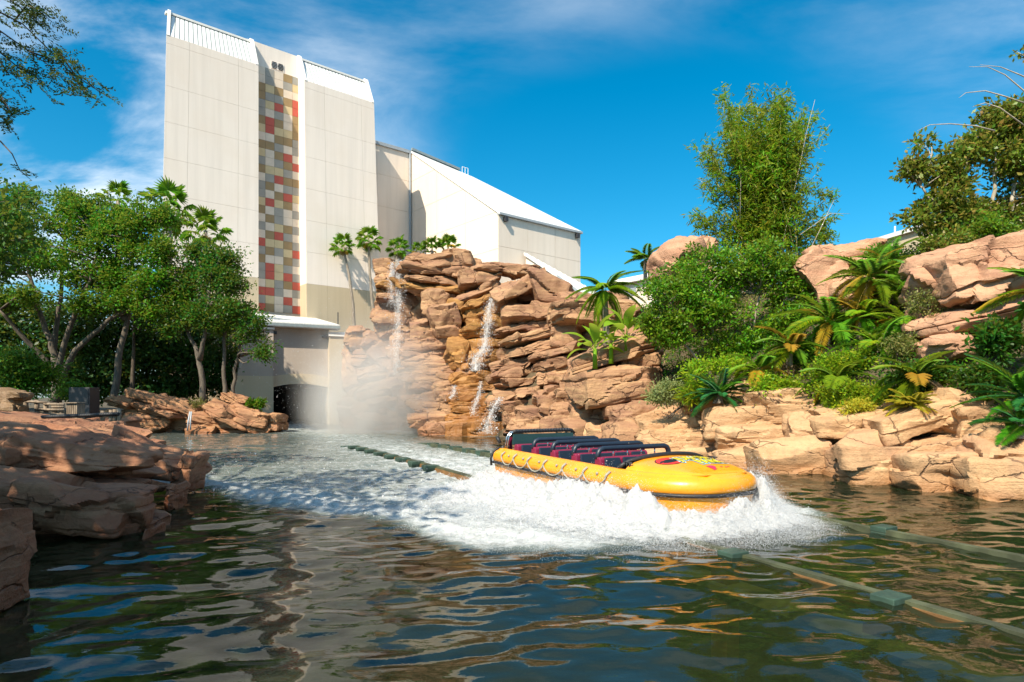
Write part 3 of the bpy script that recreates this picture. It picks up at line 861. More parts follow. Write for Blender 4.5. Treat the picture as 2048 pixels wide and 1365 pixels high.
# ================================================================== rocks
_cs = {}
def cube_sphere(n):
    if n in _cs: return _cs[n]
    g = np.linspace(-1, 1, n + 1)
    A, B = np.meshgrid(g, g); a, b = A.ravel(), B.ravel(); o = np.ones_like(a)
    faces = [np.c_[a, b, o], np.c_[b, a, -o], np.c_[o, a, b], np.c_[-o, b, a], np.c_[b, o, a], np.c_[a, -o, b]]
    V = np.vstack(faces)
    m = n + 1
    i = (np.arange(n)[:, None] * m + np.arange(n)[None, :]).ravel()
    q = np.c_[i, i + 1, i + m + 1, i + m]
    Fq = np.vstack([q + k * m * m for k in range(6)])
    key = np.round(V * n * 4).astype(np.int64)
    _, first, inv = np.unique(key, axis=0, return_index=True, return_inverse=True)
    inv = inv.ravel()
    _cs[n] = (V[first], inv[Fq])
    return _cs[n]
def rock_mesh(size, seed, n=16, boxy=5.0, cuts=7, layers=3, groove=0.10, rough=0.05, cells=14):
    """faceted, fractured block: cut planes, tilted fracture cells with open joints, a few bedding planes"""
    rs = np.random.RandomState(seed)
    V, Fq = cube_sphere(n)
    p = V / (np.abs(V) ** boxy).sum(1)[:, None] ** (1.0 / boxy)
    for k in range(cuts):
        nv = rs.normal(size=3); nv /= np.linalg.norm(nv)
        d = np.abs(nv).sum() ** 0.8 * rs.uniform(0.60, 0.92)
        h = p @ nv - d
        p = p - np.clip(h, 0, None)[:, None] * nv
    half = np.array(size) * 0.5
    mean = float(np.prod(half)) ** (1 / 3)
    w = p * half
    q = w / mean
    warp = np.c_[fbm(q * 0.7 + 11, 2, seed), fbm(q * 0.7 + 23, 2, seed + 3), fbm(q * 0.7 + 37, 2, seed + 5)]
    w = w + warp * half * 0.16
    nrm = p / (np.linalg.norm(p, axis=1)[:, None] + 1e-9)
    jit = np.c_[fbm(q * 2.0 + 3, 3, seed + 71), fbm(q * 2.0 + 13, 3, seed + 72), fbm(q * 2.0 + 29, 3, seed + 73)] * 0.22
    # fracture cells, flatter than they are wide
    met = np.array([1.0, 1.0, 1.9])
    asp = half / mean
    S = rs.uniform(-1, 1, (cells, 3)) * 1.05
    Sw = S * asp * met
    qq = (p * asp + jit) * met
    d2 = ((qq[:, None, :] - Sw[None]) ** 2).sum(2)
    o2 = np.argpartition(d2, 1, axis=1)[:, :2]
    da = np.take_along_axis(d2, o2, 1)
    sw = da[:, 0] > da[:, 1]
    i0 = np.where(sw, o2[:, 1], o2[:, 0])
    e0 = np.sqrt(da.min(1)); e1 = np.sqrt(da.max(1))
    off = rs.uniform(-0.16, 0.10, cells); grd = rs.normal(size=(cells, 3)) * 0.20
    rel = (qq - Sw[i0]) / met
    disp = off[i0] + (grd[i0] * rel).sum(1)
    blend = sstep(0.0, 0.10, e1 - e0)
    joint = np.exp(-((e1 - e0) / 0.045) ** 2)
    gate = sstep(-0.35, 0.25, noise3(q * 1.2 + 70, seed + 60))
    w = w + nrm * ((disp * (0.35 + 0.65 * blend) * 0.62 - groove * joint * gate) * mean)[:, None]
    if layers:
        hz = p[:, 2] + 0.16 * fbm(q * 0.7, 2, seed + 9)
        bs = np.sort(rs.uniform(-0.75, 0.75, layers))
        g = np.zeros(len(w))
        for b in bs:
            fd = sstep(-0.15, 0.35, noise3(q * 0.9 + b * 40, seed + 2))
            g += np.exp(-((hz - b) / 0.045) ** 2) * fd
            w[:, 0] *= 1 + rs.uniform(-0.05, 0.05) * sstep(b - .03, b + .03, hz)
            w[:, 1] *= 1 + rs.uniform(-0.10, 0.06) * sstep(b - .03, b + .03, hz)
        w = w - nrm * (np.clip(g, 0, 1.1) * groove * 1.1 * mean)[:, None]
    w = w + nrm * (fbm(q * 2.6, 4, seed + 13, 0.55) * rough * mean)[:, None]
    rdg = 1 - np.abs(fbm(q * 3.8 + 9, 3, seed + 29))
    w = w + nrm * ((rdg - 0.75) * rough * mean * 0.8)[:, None]
    return w, Fq
RSEED = [100]
def rock(parent, u0, v0, u1, v1, Y, thick=None, tilt=0.0, mat='rock_bank', name='boulder', n=16, boxy=5.0, cuts=7, layers=3, groove=0.10, rough=0.05, yaw=None, lean=0.0, cells=14, raw=False):
    """boulder filling the photo box (u0,v0)-(u1,v1) at distance Y; tilt>0 rises to the right"""
    RSEED[0] += 1
    sd = RSEED[0]
    w = (u1 - u0) / F * Y; h = (v1 - v0) / F * Y
    th = thick if thick else max(h, min(w, h * 2.2))
    c = at((u0 + u1) / 2, (v0 + v1) / 2, Y)
    ct, st = abs(math.cos(R(tilt))), abs(math.sin(R(tilt)))
    # box of the tilted shape should fill the asked box
    det = ct * ct - st * st
    if raw:
        w2, h2 = w / 1.08, h / 1.08
    elif det > 0.25 and w > h:
        w2 = max(w * 0.6, (w * ct - h * st) / det); h2 = max(h * 0.55, (h * ct - w * st) / det)
    else:
        w2, h2 = w, h
    V, Fq = rock_mesh((w2 * 1.14, th * 1.1, h2 * 1.14), sd, n, boxy, cuts, layers, groove, rough, cells)
    me = mesh_np(name, V, Fq)
    me.set_sharp_from_angle(angle=R(32))
    rs = random.Random(sd)
    yw = R(yaw if yaw is not None else rs.uniform(-12, 12))
    o = link(name, me, M[mat], parent, c + Vector((0, th * (0.5 if raw else 0.30), 0)) - org(parent))
    o.rotation_euler = (Matrix.Rotation(-R(tilt), 3, 'Y') @ Matrix.Rotation(R(lean), 3, 'X') @ Matrix.Rotation(yw, 3, 'Z')).to_euler()
    return o
# ---- rock waterfall (cliff)
cliff = thing('rock_waterfall', 'tall red-brown cliff of piled boulders with water running down it', 'rock face', at(930, 870, 43))
CB = [(690, 52.0), (760, 49.0), (830, 45.0), (900, 43.2), (1000, 41.5), (1080, 39.0), (1150, 36.2), (1230, 32.5), (1310, 29.0)]
def cy(u, v):
    b = float(np.interp(u, [c[0] for c in CB], [c[1] for c in CB]))
    return b + max(0, (868 - v)) / 360.0 * 5.5
CL = [  # u0, v0, u1, v1, tilt, forward
 (752,517,784,544,0,0.5),(756,540,785,566,-4,0.3),(758,560,824,580,-3,0.6),(757,576,806,592,-3,0.2),(757,586,824,600,-2,0.8),(754,596,832,670,4,-0.8),
 (774,524,812,545,0,-1.2),(812,505,906,537,-7,1.6),(893,501,942,545,0,0.6),(936,520,958,552,0,-0.6),(810,528,922,551,-5,1.2),(816,546,922,568,-5,0.9),(796,562,918,585,-6,0.6),(818,574,906,594,-10,0.2),
 (800,590,850,640,-5,-1.5),(842,580,889,628,-12,1.6),(884,594,920,617,-6,0.8),(862,612,911,668,6,1.8),(824,634,869,684,8,1.4),(905,610,940,640,-4,-1.0),
 (914,575,982,600,17,0.4),(916,592,985,622,19,0.7),(930,612,975,640,14,0.2),(920,538,962,568,4,0.9),(955,524,1070,546,-3,-0.2),(950,542,996,565,4,0.2),(962,558,1000,590,15,-0.2),
 (988,542,1088,608,24,2.6),(1024,577,1090,600,3,0.9),(1008,596,1122,642,6,1.6),(1066,552,1146,612,-14,0.6),(1090,574,1150,622,-10,-0.4),(1118,596,1262,650,-2,-0.5),(1130,585,1240,612,-3,-1.6),
 (1000,638,1112,665,10,1.2),(1004,655,1112,690,13,1.7),(1108,650,1156,690,0,0.6),(1006,678,1124,712,12,1.0),(1070,690,1156,716,15,1.4),(1068,708,1157,738,14,1.1),(1074,728,1156,768,8,0.6),
 (988,712,1070,740,12,1.3),(986,730,1070,762,14,1.0),(812,672,902,700,2,1.0),(810,692,900,716,1,0.7),(812,710,902,734,-2,0.9),(896,672,932,732,0,1.7),(806,724,928,746,3,1.1),(806,740,930,764,-4,0.8),
 (932,618,966,650,4,0.3),(975,610,1012,660,-4,0.5),(930,648,1006,680,2,0.3),(936,676,1006,702,4,0.4),(940,698,1006,730,4,1.0),(932,724,1000,748,3,0.2),
 (906,742,994,768,3,0.9),(908,762,1000,786,4,1.2),(900,782,1000,806,3,1.0),(904,802,1010,826,2,1.3),(906,822,1020,848,1,1.2),(900,842,1040,874,1,1.6),
 (874,762,916,802,6,1.4),(816,756,880,784,-3,0.9),(820,780,900,806,4,1.0),(816,800,918,826,-2,1.5),(826,822,922,850,1,1.7),(838,844,924,878,2,2.0),
 (990,750,1080,778,11,1.2),(992,772,1084,800,12,1.4),(990,794,1080,822,9,1.4),(1074,774,1132,822,6,1.6),(1010,818,1050,850,5,1.2),(1036,808,1122,838,7,1.7),(1010,838,1110,872,2,2.2),(1104,800,1165,836,4,1.4),(1100,830,1180,872,2,2.0),
 (692,654,730,684,-4,0.8),(724,660,772,692,-6,0.5),(704,678,750,724,4,-0.2),(742,684,800,732,6,0.6),(786,668,822,716,0,0.2),(716,722,800,760,10,1.0),(728,752,806,796,12,1.2),(712,790,800,832,8,1.0),(720,826,830,872,2,1.2),(690,700,726,780,0,-0.8),(690,780,726,866,0,-0.4),(786,720,816,800,0,-0.4),(796,796,830,850,0,0.3),
 (1126,742,1182,790,6,0.6),(1250,690,1318,760,4,0.3),
 (1120,776,1180,812,4,1.0),(1150,800,1240,846,3,1.6),(1232,806,1320,850,4,1.2),(1130,842,1240,900,2,2.0),(1220,846,1320,905,2,1.6),(1176,780,1250,812,6,1.2)]
for (u0, v0, u1, v1, tl, fw) in CL:
    Y = cy((u0 + u1) / 2, (v0 + v1) / 2) - fw
    big = (u1 - u0) > 60
    rock(cliff, u0 - 3, v0 + 1, u1 + 3, v1 + 5, Y, tilt=tl, mat='rock_wet' if (896 < (u0 + u1) / 2 < 1012 and (v0 + v1) / 2 > 605) or (756 < u0 < 800 and v1 < 600) else 'rock_cliff', n=26 if big else 20, boxy=random.Random(u0).uniform(4.5, 9), layers=random.Random(u0 + v0).choice((0, 0, 1, 2)), groove=0.13, rough=0.055, cuts=10, cells=int(random.Random(v0).uniform(7, 15) * (1.2 if big else 0.8)))
# the two broad smooth slabs at the right end
for (u0, v0, u1, v1, tl, fw) in ((1150, 668, 1316, 752, 17, 2.6), (1152, 724, 1318, 812, 9, 2.4)):
    rock(cliff, u0, v0, u1, v1, cy((u0 + u1) / 2, (v0 + v1) / 2) - fw, tilt=tl, mat='rock_cliff', n=34, boxy=7, layers=2, groove=0.07, rough=0.035, cuts=6, cells=6, thick=3.4)
# smaller wedged stones between the big ones
rs = random.Random(4)
for k in range(60):
    u = rs.uniform(760, 1300); v = rs.uniform(540, 862)
    if u > 1140 and v < 815: continue
    if v < 505 + 60 * abs(u - 900) / 250: continue
    w = rs.uniform(16, 38); h = w * rs.uniform(0.4, 0.8)
    rock(cliff, u - w / 2, v - h / 2, u + w / 2, v + h / 2, cy(u, v) - rs.uniform(-0.2, 1.4), tilt=rs.uniform(-5, 16), mat='rock_cliff', n=10, boxy=rs.uniform(3, 6), layers=2, groove=0.14, rough=0.09, cuts=9, name='wedged_stone')
# mass behind the boulders
us = np.linspace(694, 1316, 96); vs = np.linspace(0, 1, 64)
tops = np.interp(us, [694, 750, 770, 812, 900, 942, 1000, 1080, 1150, 1260, 1316], [675, 660, 560, 530, 525, 560, 560, 575, 620, 640, 700])
Vb = []
for tv in vs:
    for u, tp in zip(us, tops):
        v = lerp(900, tp, tv)
        p = at(u, v, cy(u, v) + 1.6 + 2.2 * max(0, tv - .9) * 10)
        Vb.append(p)
Vb = np.array([tuple(p) for p in Vb])
nb = fbm(Vb * np.array([0.6, 0.6, 1.4]), 5, 77) * 1.3
Vb[:, 1] -= nb; Vb[:, 2] += nb * 0.2
nx, ny = len(us), len(vs)
ii = (np.arange(ny - 1)[:, None] * nx + np.arange(nx - 1)[None, :]).ravel()
Fq = np.c_[ii, ii + 1, ii + nx + 1, ii + nx]
o_ = org(cliff)
link('rock_mass', mesh_np('rock_mass', Vb - np.array(o_), Fq), M['rock_cliff'], cliff)

# ---- rocky bank on the right
bank = thing('rock_bank', 'sunlit tan rock wall along the water behind the yellow boat', 'rock bank', at(1700, 950, 20))
RB = [(1120, 36.0), (1300, 28.5), (1420, 25.0), (1590, 21.6), (1700, 20.0), (1850, 18.0), (2048, 16.8), (2120, 16.6)]
def by(u, v): return float(np.interp(u, [c[0] for c in RB], [c[1] for c in RB])) + max(0, 960 - v) / 180.0 * 1.6
BL = [
 (1409,773,1533,816,5,-0.6,22),(1518,789,1661,840,2,-0.2,22),(1302,836,1462,872,3,0.3,24),(1440,812,1602,872,4,0.5,26),(1298,862,1478,916,3,0.9,26),(1465,854,1606,900,2,0.8,24),(1533,884,1698,954,2,1.2,26),(1596,834,1684,892,3,0.6,20),
 (1668,806,1804,842,6,-0.2,20),(1652,822,1786,880,9,0.4,24),(1694,868,1820,946,3,1.0,24),(1764,796,1912,884,16,0.5,28),(1905,792,1962,862,-18,0.3,20),(1930,824,2034,884,0,0.4,24),(1724,876,1994,934,4,0.9,30),(1830,914,1978,976,2,1.3,26),(1724,922,1840,962,1,1.3,22),
 (1966,930,2100,996,0,1.8,24),(1972,884,2080,940,-4,1.5,22),(1974,858,2110,912,2,0.8,24),(2040,834,2140,880,0,0.2,20),(2080,900,2200,1000,0,1.6,18),(1640,880,1700,950,0,0.4,16),
 (1300,900,1480,965,1,1.5,22),(1440,906,1560,965,1,1.5,20),(1290,812,1400,850,5,-0.4,20),(1380,800,1470,836,4,-0.8,18),(1600,876,1660,900,0,0.0,14),(1180,850,1310,905,2,1.0,20)]
for (u0, v0, u1, v1, tl, fw, n) in BL:
    Y = by((u0 + u1) / 2, (v0 + v1) / 2) - fw * 0.8
    rock(bank, u0 - 6, v0 - 3, u1 + 6, v1 + (30 if v1 > 925 else 5), Y, tilt=tl, mat='rock_bank', n=n, boxy=random.Random(v0 + u0).uniform(9, 14), cuts=7, layers=1, groove=0.045, rough=0.03, cells=9, thick=max(1.6, (v1 - v0) / F * Y * 1.4), yaw=random.Random(u0).uniform(-6, 6) - 8)
rs = random.Random(9)
for k in range(26):
    u = rs.uniform(1300, 2050); v = rs.uniform(850, 930)
    w = rs.uniform(30, 60); h = w * rs.uniform(0.35, 0.6)
    rock(bank, u - w / 2, v - h / 2, u + w / 2, v + h / 2, by(u, v) + 0.15, tilt=rs.uniform(0, 10), mat='rock_bank', n=10, boxy=6, layers=1, groove=0.06, rough=0.05, name='wedged_stone')
us = np.linspace(1120, 2180, 120); vs = np.linspace(0, 1, 14)
tp_ = np.interp(us, [1120, 1300, 1410, 1530, 1660, 1800, 1915, 1960, 2030, 2180], [850, 830, 800, 800, 820, 824, 815, 840, 848, 850])
Vb = np.array([tuple(at(u, lerp(1010, tp, tv), by(u, lerp(1000, tp, tv)) + 0.9 + 1.2 * max(0, tv - .85) * 6)) for tv in vs for u, tp in zip(us, tp_)])
nb = fbm(Vb * 1.1, 4, 87) * 0.5
Vb[:, 1] -= nb
ii = (np.arange(13)[:, None] * 120 + np.arange(119)[None, :]).ravel()
link('rock_mass', mesh_np('rock_mass', Vb - np.array(org(bank)), np.c_[ii, ii + 1, ii + 121, ii + 120]), M['rock_bank'], bank)

# ---- outcrops up the slope
oc = thing('rock_outcrop', 'pointed red rock rising behind the round green shrub', 'rock', at(1380, 600, 34))
rock(oc, 1336, 476, 1424, 640, 33.5, tilt=28, mat='rock_top', n=26, boxy=3.2, layers=2, groove=0.06, rough=0.06, thick=3.5)
rock(oc, 1372, 474, 1440, 540, 34.2, tilt=-8, mat='rock_top', n=20, boxy=3.6, layers=2, groove=0.07, thick=3)
oc = thing('rock_outcrop', 'rounded red rock hump right of the bamboo', 'rock', at(1690, 600, 30))
rock(oc, 1640, 476, 1786, 552, 29.0, tilt=6, mat='rock_top', n=28, boxy=3.4, layers=2, groove=0.09, rough=0.06, thick=4)
rock(oc, 1612, 500, 1700, 610, 28.4, tilt=20, mat='rock_top', n=22, boxy=3.6, layers=2, groove=0.07, thick=3)
rock(oc, 1664, 548, 1752, 612, 27.8, tilt=6, mat='rock_top', n=20, boxy=4, layers=2, groove=0.07, thick=3)
rock(oc, 1700, 580, 1800, 660, 27.2, tilt=4, mat='rock_top', n=18, boxy=4, layers=2, thick=3)
oc = thing('rock_outcrop', 'large overhanging brown rock below the tree at the right edge', 'rock', at(1990, 640, 21))
rock(oc, 1896, 462, 2100, 604, 20.6, tilt=12, mat='rock_top', n=34, boxy=4.5, layers=3, groove=0.09, rough=0.06, thick=4.2)
rock(oc, 1866, 520, 1960, 620, 21.6, tilt=30, mat='rock_top', n=24, boxy=4.0, layers=2, groove=0.07, thick=3)
rock(oc, 1880, 596, 2080, 668, 20.9, tilt=14, mat='rock_top', n=24, boxy=4.0, layers=2, groove=0.07, thick=3.4)
rock(oc, 1866, 660, 1960, 730, 20.6, tilt=10, mat='rock_top', n=20, boxy=4.0, layers=2, groove=0.07, thick=3)
rock(oc, 1960, 650, 2110, 760, 21.2, tilt=8, mat='rock_top', n=18, boxy=4.0, layers=2, thick=3)

# ---- big shaded ledge at the left edge
led = thing('rock_ledge', 'big shaded ledge of tilted red-brown slabs at the left edge', 'rock', at(160, 1080, 11))
LL = [  # left edge, right silhouette, centre row, height, distance, tilt, depth
 (60,326,872,36,18.0,-8,2.2,26),(110,420,912,50,15.6,-12,1.8,30),(346,422,948,72,15.8,-12,1.2,20),(-140,340,912,66,12.4,-9,1.8,36),(-140,326,958,36,12.6,-10,1.8,30),(-160,326,1006,82,10.9,-11,1.5,38),(-160,318,1062,62,11.3,-5,1.6,30),
 (-120,62,1142,200,6.9,0,1.0,30),(330,374,1000,58,13.5,-4,.8,16),(286,326,1078,34,11.0,0,.6,12),(-200,70,886,60,15.6,-4,2.4,22),(150,330,890,26,17.0,-9,1.6,20),(30,330,934,24,13.6,-11,1.4,22),(-160,322,1040,30,11.0,-8,1.5,26),(-420,-60,960,230,9.0,0,2.4,24),(-300,100,1010,150,12.6,-6,2.6,26),(-240,240,860,46,19.5,-3,3.5,24)]
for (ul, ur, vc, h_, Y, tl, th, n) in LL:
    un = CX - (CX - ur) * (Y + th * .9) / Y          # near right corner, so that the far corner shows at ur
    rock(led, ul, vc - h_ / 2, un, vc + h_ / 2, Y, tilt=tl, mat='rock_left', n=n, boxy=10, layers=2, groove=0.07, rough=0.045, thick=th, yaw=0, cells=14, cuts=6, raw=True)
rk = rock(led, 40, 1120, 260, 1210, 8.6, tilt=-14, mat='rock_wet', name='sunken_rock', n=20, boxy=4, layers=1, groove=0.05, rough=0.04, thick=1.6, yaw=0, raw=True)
rk.location.z -= 0.50
# ---- low bank in front of the left trees
lb = thing('rock_bank', 'low bank of tilted orange slabs in front of the left trees', 'rock bank', at(380, 868, 43))
LB = [(221,796,262,818,-22,.6),(268,789,356,816,-15,.9),(273,804,356,834,-16,1.0),(301,792,376,834,-22,.6),(228,814,384,872,-4,.2),(250,832,330,872,-4,.8),(378,820,434,856,-14,.3),(409,808,490,856,-24,.9),(458,812,538,856,-18,.7),
      (378,838,532,874,-4,.3),(382,855,422,874,0,1.5),(530,832,554,858,0,.6),(454,790,492,816,-28,-1.0),(224,826,260,870,0,.2),(180,832,240,874,-4,-.3),(330,826,400,872,-8,.0),(440,838,536,868,-10,.9)]
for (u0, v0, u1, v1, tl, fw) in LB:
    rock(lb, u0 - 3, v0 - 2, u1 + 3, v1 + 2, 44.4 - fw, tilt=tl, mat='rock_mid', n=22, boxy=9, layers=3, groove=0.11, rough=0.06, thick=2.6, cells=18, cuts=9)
# ================================================================== ride boat
M['yellow'] = plain('yellow_gelcoat', (0.82, 0.31, 0.012), 0.32, vary=0.12, scale=1.6, spec=0.5, coat=0.35)
M['rubber'] = plain('black_rubber', (0.012, 0.014, 0.018), 0.55)
M['maroon'] = plain('maroon_fibreglass', (0.20, 0.012, 0.045), 0.4, coat=0.2)
M['navy'] = plain('navy_vinyl', (0.010, 0.020, 0.038), 0.42, scale=6)
M['chrome'] = plain('polished_steel', (0.62, 0.62, 0.62), 0.22, 1.0, 0.04)
M['rope'] = plain('grey_rope', (0.30, 0.30, 0.25), 0.9, scale=20, bump=0.4)
M['green_panel'] = plain('dark_green_panel', (0.012, 0.045, 0.048), 0.5)
M['red'] = plain('emblem_red', (0.62, 0.03, 0.02), 0.4)
M['black'] = plain('emblem_black', (0.01, 0.01, 0.01), 0.4)
M['letter_yellow'] = plain('letter_yellow', (0.75, 0.62, 0.03), 0.4)
M['letter_blue'] = plain('letter_blue', (0.45, 0.68, 0.72), 0.4)
M['letter_pink'] = plain('letter_pink', (0.72, 0.03, 0.12), 0.4)
M['floor'] = plain('boat_floor', (0.05, 0.05, 0.055), 0.7)
bc = trk(BOAT_D, BOAT_N, 0.0)
BROT = math.atan2(D2[1], D2[0])
boat = thing('ride_boat', 'yellow ride boat with five rows of maroon seats splashing through the water', 'boat', bc, rot=(0, R(0.6), BROT))
HW, XB, XS, XN = 1.50, 1.35, -3.75, 3.80       # half width, start of the bow curve, stern, nose
def half_w(x):
    if x <= XB: return HW * (1 - 0.02 * max(0, -x - 2.5))
    k = min(1.0, (x - XB) / (XN - XB))
    return HW * (1 - k ** 2.7) ** (1 / 2.3)
xs = list(np.linspace(XS, XB, 26)) + [XB + (XN - XB) * math.sin(math.pi / 2 * k / 22) for k in range(1, 23)]
outline = [(x, -half_w(x)) for x in xs] + [(x, half_w(x)) for x in reversed(xs[:-1])]
def offs(o):
    """outline moved outwards by o"""
    n = len(outline); res = []
    for i, (x, y) in enumerate(outline):
        a = outline[max(0, i - 1)]; b = outline[min(n - 1, i + 1)]
        tx, ty = b[0] - a[0], b[1] - a[1]; l = math.hypot(tx, ty)
        res.append((x + ty / l * o, y - tx / l * o))
    return res
def sweep(prof, closed=False):
    mb = MB(); m = len(outline)
    rings = [offs(o) for o, z in prof]
    for j, (o, z) in enumerate(prof):
        for i in range(m):
            lift = 0.05 * max(0, (rings[j][i][0] - 1.2) / 2.6) ** 2
            mb.v.append((rings[j][i][0], rings[j][i][1], z + lift))
    k = len(prof)
    for j in range(k if closed else k - 1):
        for i in range(m - 1):
            a = j * m + i; b = ((j + 1) % k) * m + i
            mb.f.append((a, a + 1, b + 1, b))
    return mb
low = sweep([(-1.2, -0.30), (-0.55, -0.26), (-0.18, -0.05), (-0.04, 0.30), (0.0, 0.56)])
low.poly([(XS, -HW + .02, .56), (XS, HW - .02, .56), (XS, HW - .6, -.26), (XS, -HW + .6, -.26)])
low.build('hull', M['yellow'], boat, smooth=True, local=True)
upper = sweep([(0.0, 0.60), (0.045, 0.66), (0.05, 0.74), (0.02, 0.84), (-0.06, 0.915), (-0.12, 0.925), (-0.15, 0.955), (-0.20, 0.985), (-0.27, 0.985), (-0.31, 0.93), (-0.33, 0.50)])
gun = upper.build('gunwale', M['yellow'], boat, smooth=True, local=True)
strip = sweep([(0.0, 0.545), (0.06, 0.55), (0.085, 0.585), (0.06, 0.62), (0.0, 0.625)])
strip.build('rubbing_strip', M['rubber'], boat, smooth=True, local=True)
# stern wall and black corner loops
mb = MB(); mb.box(XS - .02, XS + .12, -HW + .1, HW - .1, .1, .90); mb.build('transom', M['yellow'], boat, local=True, bevel=.03)
for s in (-1, 1):
    mb = MB()
    y = s * (HW - .02)
    mb.tube([(XS - .05, y + s * .06, .48), (XS - .07, y + s * .07, .70), (XS - .06, y, .88), (XS - .04, y - s * .14, .97), (XS, y - s * .3, .99)], .035, 8)
    mb.build('corner_guard', M['rubber'], boat, smooth=True, local=True)
mb = MB(); mb.box(XS + .1, 2.3, -HW + .30, HW - .30, .30, .36); mb.build('floor', M['floor'], boat, local=True)
# bow deck
def deck_z(x, y):
    w = max(0.05, half_w(x) - 0.24)
    e = max(0.0, 1 - (y / w) ** 2)
    lift = 0.05 * max(0, (x - 1.2) / 2.6) ** 2
    nose = sstep(3.62, 2.2, x) if x < 3.62 else 0.0
    return 0.965 + lift + 0.235 * float(e) ** 0.62 * float(nose) ** 0.8 + 0.03 * float(sstep(.0, .25, e)) * float(sstep(3.6, 3.4, x))
mb = MB(); nx_, ny_ = 34, 28
for i in range(nx_ + 1):
    x = 1.95 + (3.58 - 1.95) * math.sin(math.pi / 2 * i / nx_)
    w = max(0.03, half_w(x) - 0.235)
    for j in range(ny_ + 1):
        y = w * math.sin(math.pi / 2 * (2 * j / ny_ - 1))
        mb.v.append((x, y, deck_z(x, y)))
for i in range(nx_):
    for j in range(ny_):
        a = i * (ny_ + 1) + j
        mb.f.append((a, a + ny_ + 1, a + ny_ + 2, a + 1))
deck = mb.build('bow_deck', M['yellow'], boat, smooth=True, local=True)
# black coaming lip across the front of the well
mb = MB(); pts = []
for k in range(25):
    y = lerp(-HW + .22, HW - .22, k / 24)
    pts.append((1.98 - 0.30 * (abs(y) / HW) ** 2.2, y, deck_z(1.98, y) + 0.035))
mb.tube(pts, .05, 8); mb.build('coaming', M['rubber'], boat, smooth=True, local=True)
mb = MB()
for k in range(24):
    a, b = Vector(pts[k]), Vector(pts[k + 1])
    mb.hexa([a + Vector((-.10, 0, -.35)), b + Vector((-.10, 0, -.35)), b + Vector((-.02, 0, -.35)), a + Vector((-.02, 0, -.35)), a + Vector((-.06, 0, 0)), b + Vector((-.06, 0, 0)), b, a])
mb.build('dash', M['rubber'], boat, local=True)
mb = MB(); mb.tube([(1.55, -.95, .98), (1.56, -.55, 1.12), (1.58, .2, 1.18), (1.6, .9, 1.14), (1.62, 1.15, 1.0)], .055, 8); mb.build('front_grab_bar', M['navy'], boat, smooth=True, local=True)
# seat rows
ROWS = [-3.08, -2.11, -1.14, -0.17, 0.80]
YW = 1.12
for ri, x0 in enumerate(ROWS):
    mb = MB()
    prof = [(-.10, .36), (-.13, .95), (-.12, 1.09), (-.07, 1.13), (.04, 1.13), (.09, 1.09), (.13, .80), (.52, .74), (.55, .70), (.50, .36)]
    mb.prism([(x0 + a, -YW, z) for a, z in prof], (0, 2 * YW, 0))
    row = mb.build('seat_row', M['maroon'], boat, local=True, bevel=.03)
    for c in range(4):
        y0 = -YW + .09 + c * 0.525; y1 = y0 + 0.47
        mb = MB(); mb.hexa([(x0 + .14, y0, .76), (x0 + .56, y0, .72), (x0 + .56, y1, .72), (x0 + .14, y1, .76), (x0 + .13, y0 + .02, .87), (x0 + .55, y0 + .02, .83), (x0 + .55, y1 - .02, .83), (x0 + .13, y1 - .02, .87)])
        mb.build('seat_cushion', M['navy'], row, local=True, bevel=.03)
        mb = MB(); mb.hexa([(x0 + .135, y0, .87), (x0 + .20, y0, .87), (x0 + .20, y1, .87), (x0 + .135, y1, .87), (x0 + .085, y0 + .02, 1.115), (x0 + .14, y0 + .02, 1.12), (x0 + .14, y1 - .02, 1.12), (x0 + .085, y1 - .02, 1.115)])
        mb.build('back_cushion', M['navy'], row, local=True, bevel=.02)
    if ri > 0:
        mb = MB()
        yb = YW - .05
        mb.tube([(x0 - .06, -yb, 1.08), (x0 - .06, -yb, 1.20), (x0 - .06, -yb + .05, 1.285), (x0 - .06, -yb + .15, 1.32), (x0 - .06, yb - .15, 1.32), (x0 - .06, yb - .05, 1.285), (x0 - .06, yb, 1.20), (x0 - .06, yb, 1.08)], .062, 10)
        bar = mb.build('grab_bar', M['navy'], row, smooth=True, local=True)
        for y in (-.63, -.21, .21, .63):
            mb = MB(); mb.tube([(x0 - .06, y, 1.10), (x0 - .06, y, 1.28)], .017, 6); mb.build('bar_stay', M['chrome'], row, smooth=True, local=True)
# rear roll bar with its panel
mb = MB()
for x in (-3.50, -3.62):
    mb.tube([(x, -1.18, .95), (x + .03, -1.15, 1.30), (x + .04, -1.05, 1.44), (x + .04, -.92, 1.47), (x + .04, .92, 1.47), (x + .04, 1.05, 1.44), (x + .03, 1.15, 1.30), (x, 1.18, .95)], .028, 8)
rb = mb.build('rear_rail', M['chrome'], boat, smooth=True, local=True)
mb = MB(); mb.tube([(-3.46, -1.02, 1.46), (-3.46, -.92, 1.475), (-3.46, .92, 1.475), (-3.46, 1.02, 1.46), (-3.46, 1.11, 1.36)], .055, 8); mb.build('padded_rail', M['rubber'], rb, smooth=True, local=True)
mb = MB()
for k in range(19): mb.tube([(-3.46, -.88 + k * .098, 1.475), (-3.46, -.86 + k * .098, 1.475)], .063, 8)
mb.build('padding_ring', M['navy'], rb, smooth=True, local=True)['kind'] = 'stuff'
mb = MB(); mb.hexa([(-3.44, -1.06, 1.10), (-3.36, -1.06, 1.10), (-3.36, 1.06, 1.10), (-3.44, 1.06, 1.10), (-3.44, -1.03, 1.39), (-3.39, -1.03, 1.39), (-3.39, 1.03, 1.39), (-3.44, 1.03, 1.39)]); mb.build('rear_panel', M['green_panel'], rb, local=True)
mb = MB(); mb.box(-3.66, -3.56, -1.10, -.98, .92, 1.30); mb.build('side_post', M['maroon'], rb, local=True)
